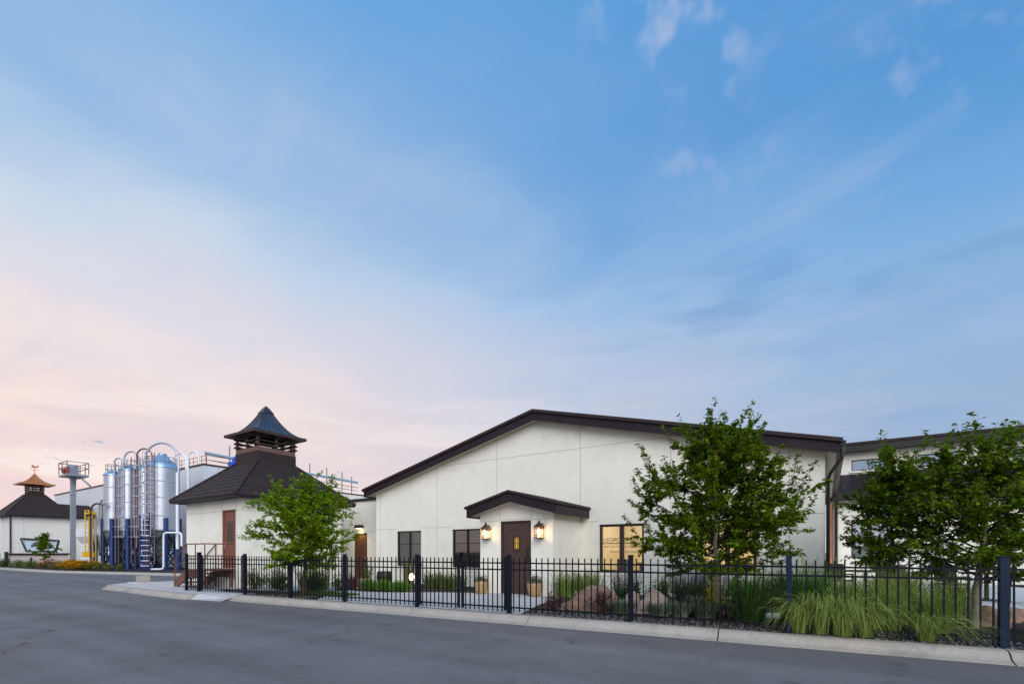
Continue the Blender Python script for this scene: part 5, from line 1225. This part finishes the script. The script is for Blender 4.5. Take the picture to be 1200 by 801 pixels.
# azimuth factor: 1 towards the afterglow (far left), 0 to the right and behind
yaw = rad(33.24); ga = yaw + rad(60)
gx, gy = -math.sin(ga), math.cos(ga)
hl = math_('SQRT', math_('MAXIMUM', math_('SUBTRACT', 1., math_('MULTIPLY', z, z)), .0001))
dotg = math_('DIVIDE', math_('ADD', math_('MULTIPLY', sep.outputs['X'], gx), math_('MULTIPLY', sep.outputs['Y'], gy)), hl)
az = math_('POWER', rng(dotg, 0, 1, -.29, .97), 1.5)
def noise(vec, scale, det=5., rgh=.55, dist=0.):
    n = N.new('ShaderNodeTexNoise'); n.inputs['Scale'].default_value = scale; n.inputs['Detail'].default_value = det; n.inputs['Roughness'].default_value = rgh; n.inputs['Distortion'].default_value = dist
    L.new(vec, n.inputs['Vector']); return n.outputs['Fac']
def mapped(vec, scale, rot=(0,0,0), loc=(0,0,0)):
    m = N.new('ShaderNodeMapping'); m.inputs['Scale'].default_value = scale; m.inputs['Rotation'].default_value = rot; m.inputs['Location'].default_value = loc; L.new(vec, m.inputs['Vector']); return m.outputs[0]
# veils lift the warm band up and down so the gradient is not regular
veil = noise(mapped(tc.outputs['Generated'], (1.2, 1.2, 3.6), (.15, .1, 0)), 1.6, 5, .5, .4)
zz = math_('ADD', z, rng(veil, -.075, .075, .25, .75))
left = ramp([(0, (244, 204, 204)), (.10, (250, 214, 207)), (.20, (255, 227, 213)), (.29, (253, 231, 221)), (.39, (232, 225, 230)), (.48, (208, 222, 237)), (.62, (154, 191, 231)), (.80, (106, 172, 230)), (1, (80, 146, 212))], zz)
right = ramp([(0, (186, 192, 208)), (.10, (170, 183, 206)), (.20, (155, 177, 208)), (.29, (148, 180, 216)), (.39, (136, 180, 224)), (.48, (118, 173, 225)), (.62, (84, 153, 216)), (.80, (76, 151, 219)), (1, (60, 122, 194))], zz)
col = mix(az, right, left)
# high cirrus tufts (projected on a flat layer)
inv = math_('DIVIDE', 1., math_('ADD', z, .12))
cx_ = N.new('ShaderNodeCombineXYZ'); L.new(math_('MULTIPLY', sep.outputs['X'], inv), cx_.inputs[0]); L.new(math_('MULTIPLY', sep.outputs['Y'], inv), cx_.inputs[1])
big = noise(mapped(tc.outputs['Generated'], (1, 1, 1), (0,0,.5), (3.1, 1.7, 0)), 5., 2, .5, .2)
tuft = noise(mapped(tc.outputs['Generated'], (1.1, 1.1, 1.0), (.3, .2, .4), (.7, .2, .1)), 19., 2., .5, .0)
hi = rng(z, 0, 1, .53, .66, True)
rightm = rng(dotg, 1, 0, .30, .62, True)
tf = math_('MULTIPLY', math_('MULTIPLY', rng(tuft, 0, 1, .47, .73, True), rng(big, 0, 1, .37, .58, True)), math_('MULTIPLY', hi, rightm))
col = mix(math_('MULTIPLY', tf, .46), col, lin(214, 216, 232))
v2 = noise(mapped(cx_.outputs[0], (.8, 1.6, 1), (0,0,.5), (1.4, .3, 0)), 1.3, 6, .6, .6)
col = mix(math_('MULTIPLY', rng(v2, 0, .34, .46, .72, True), rng(z, .3, 1, .05, .35, True)), col, lin(196, 206, 228))
dk = noise(mapped(tc.outputs['Generated'], (1.1, 1.1, 4.5), (.1, .15, 0), (.3, .9, .2)), 2.1, 4, .5, .3)
col = mix(math_('MULTIPLY', math_('MULTIPLY', rng(dk, 0, .55, .52, .70, True), rightm), math_('MULTIPLY', rng(z, 0, 1, .14, .24, True), rng(z, 1, 0, .42, .60, True))), col, lin(104, 152, 206))
# streaks low over the horizon
st_ = noise(mapped(tc.outputs['Generated'], (2.2, 2.2, 12), (.22, -.2, 0)), 1.5, 5, .55, .3)
lowm = math_('MULTIPLY', rng(z, 1, 0, .12, .42, True), az)
col = mix(math_('MULTIPLY', math_('MULTIPLY', rng(st_, 0, 1, .48, .68, True), lowm), .55), col, lin(222, 203, 208))
col = mix(math_('MULTIPLY', math_('MULTIPLY', rng(st_, 1, 0, .34, .54, True), lowm), .85), col, lin(255, 239, 227))
# few small blue grey clouds low at the far left
sc_ = noise(mapped(tc.outputs['Generated'], (1, 1, 2.6), (0,0,0), (.37, .11, .05)), 21, 3, .5, .1)
low2 = math_('MULTIPLY', math_('MULTIPLY', rng(z, 1, 0, .16, .20, True), rng(z, 0, 1, .07, .10, True)), rng(dotg, 0, 1, .90, .95, True))
col = mix(math_('MULTIPLY', math_('MULTIPLY', rng(sc_, 0, 1, .63, .68, True), low2), .75), col, lin(146, 166, 204))
sv = N.new('ShaderNodeVectorMath'); sv.operation = 'SCALE'; L.new(col, sv.inputs[0]); sv.inputs['Scale'].default_value = 10*K
final = mix(.90, sky.outputs[0], sv.outputs[0])
L.new(final, bg.inputs['Color'])

sun = D.lights.new('sun', 'SUN'); sun.energy = 1.5; sun.angle = rad(50); sun.color = (1, .965, .92)
so = D.objects.new('sun', sun); COL.objects.link(so)
el, azr = rad(SUN_EL), rad(SUN_AZ)
sd = Vector((math.cos(el)*math.cos(azr), math.cos(el)*math.sin(azr), math.sin(el)))
so.rotation_euler = sd.to_track_quat('Z', 'Y').to_euler(); so.location = (0, -20, 30)
rl = D.lights.new('room_lamp', 'AREA'); rl.energy = 40; rl.color = (1, .82, .58); rl.shape = 'RECTANGLE'; rl.size = 4.5; rl.size_y = 1.2
ro = D.objects.new('room_lamp', rl); COL.objects.link(ro); ro.location = (-3.6, 15.9, 2.75)

cam = D.cameras.new('camera'); co = D.objects.new('camera', cam); COL.objects.link(co)
co.location = (0, 0, 1.3); co.rotation_euler = (rad(90), 0, yaw)
cam.sensor_fit = 'HORIZONTAL'; cam.sensor_width = 36; cam.lens = 16.8; cam.shift_x = 0; cam.shift_y = .2046; cam.clip_start = .05; cam.clip_end = 3000
sc.camera = co
sc.view_settings.view_transform = 'Standard'; sc.view_settings.look = 'None'; sc.view_settings.gamma = 1; sc.view_settings.exposure = EXPO
sc.view_settings.use_curve_mapping = False
sc.render.engine = 'CYCLES'; sc.cycles.use_denoising = True; sc.cycles.max_bounces = 8; sc.cycles.transparent_max_bounces = 12
sc.cycles.sample_clamp_indirect = 6
for o in D.objects:
    if '_org' in o: del o['_org']
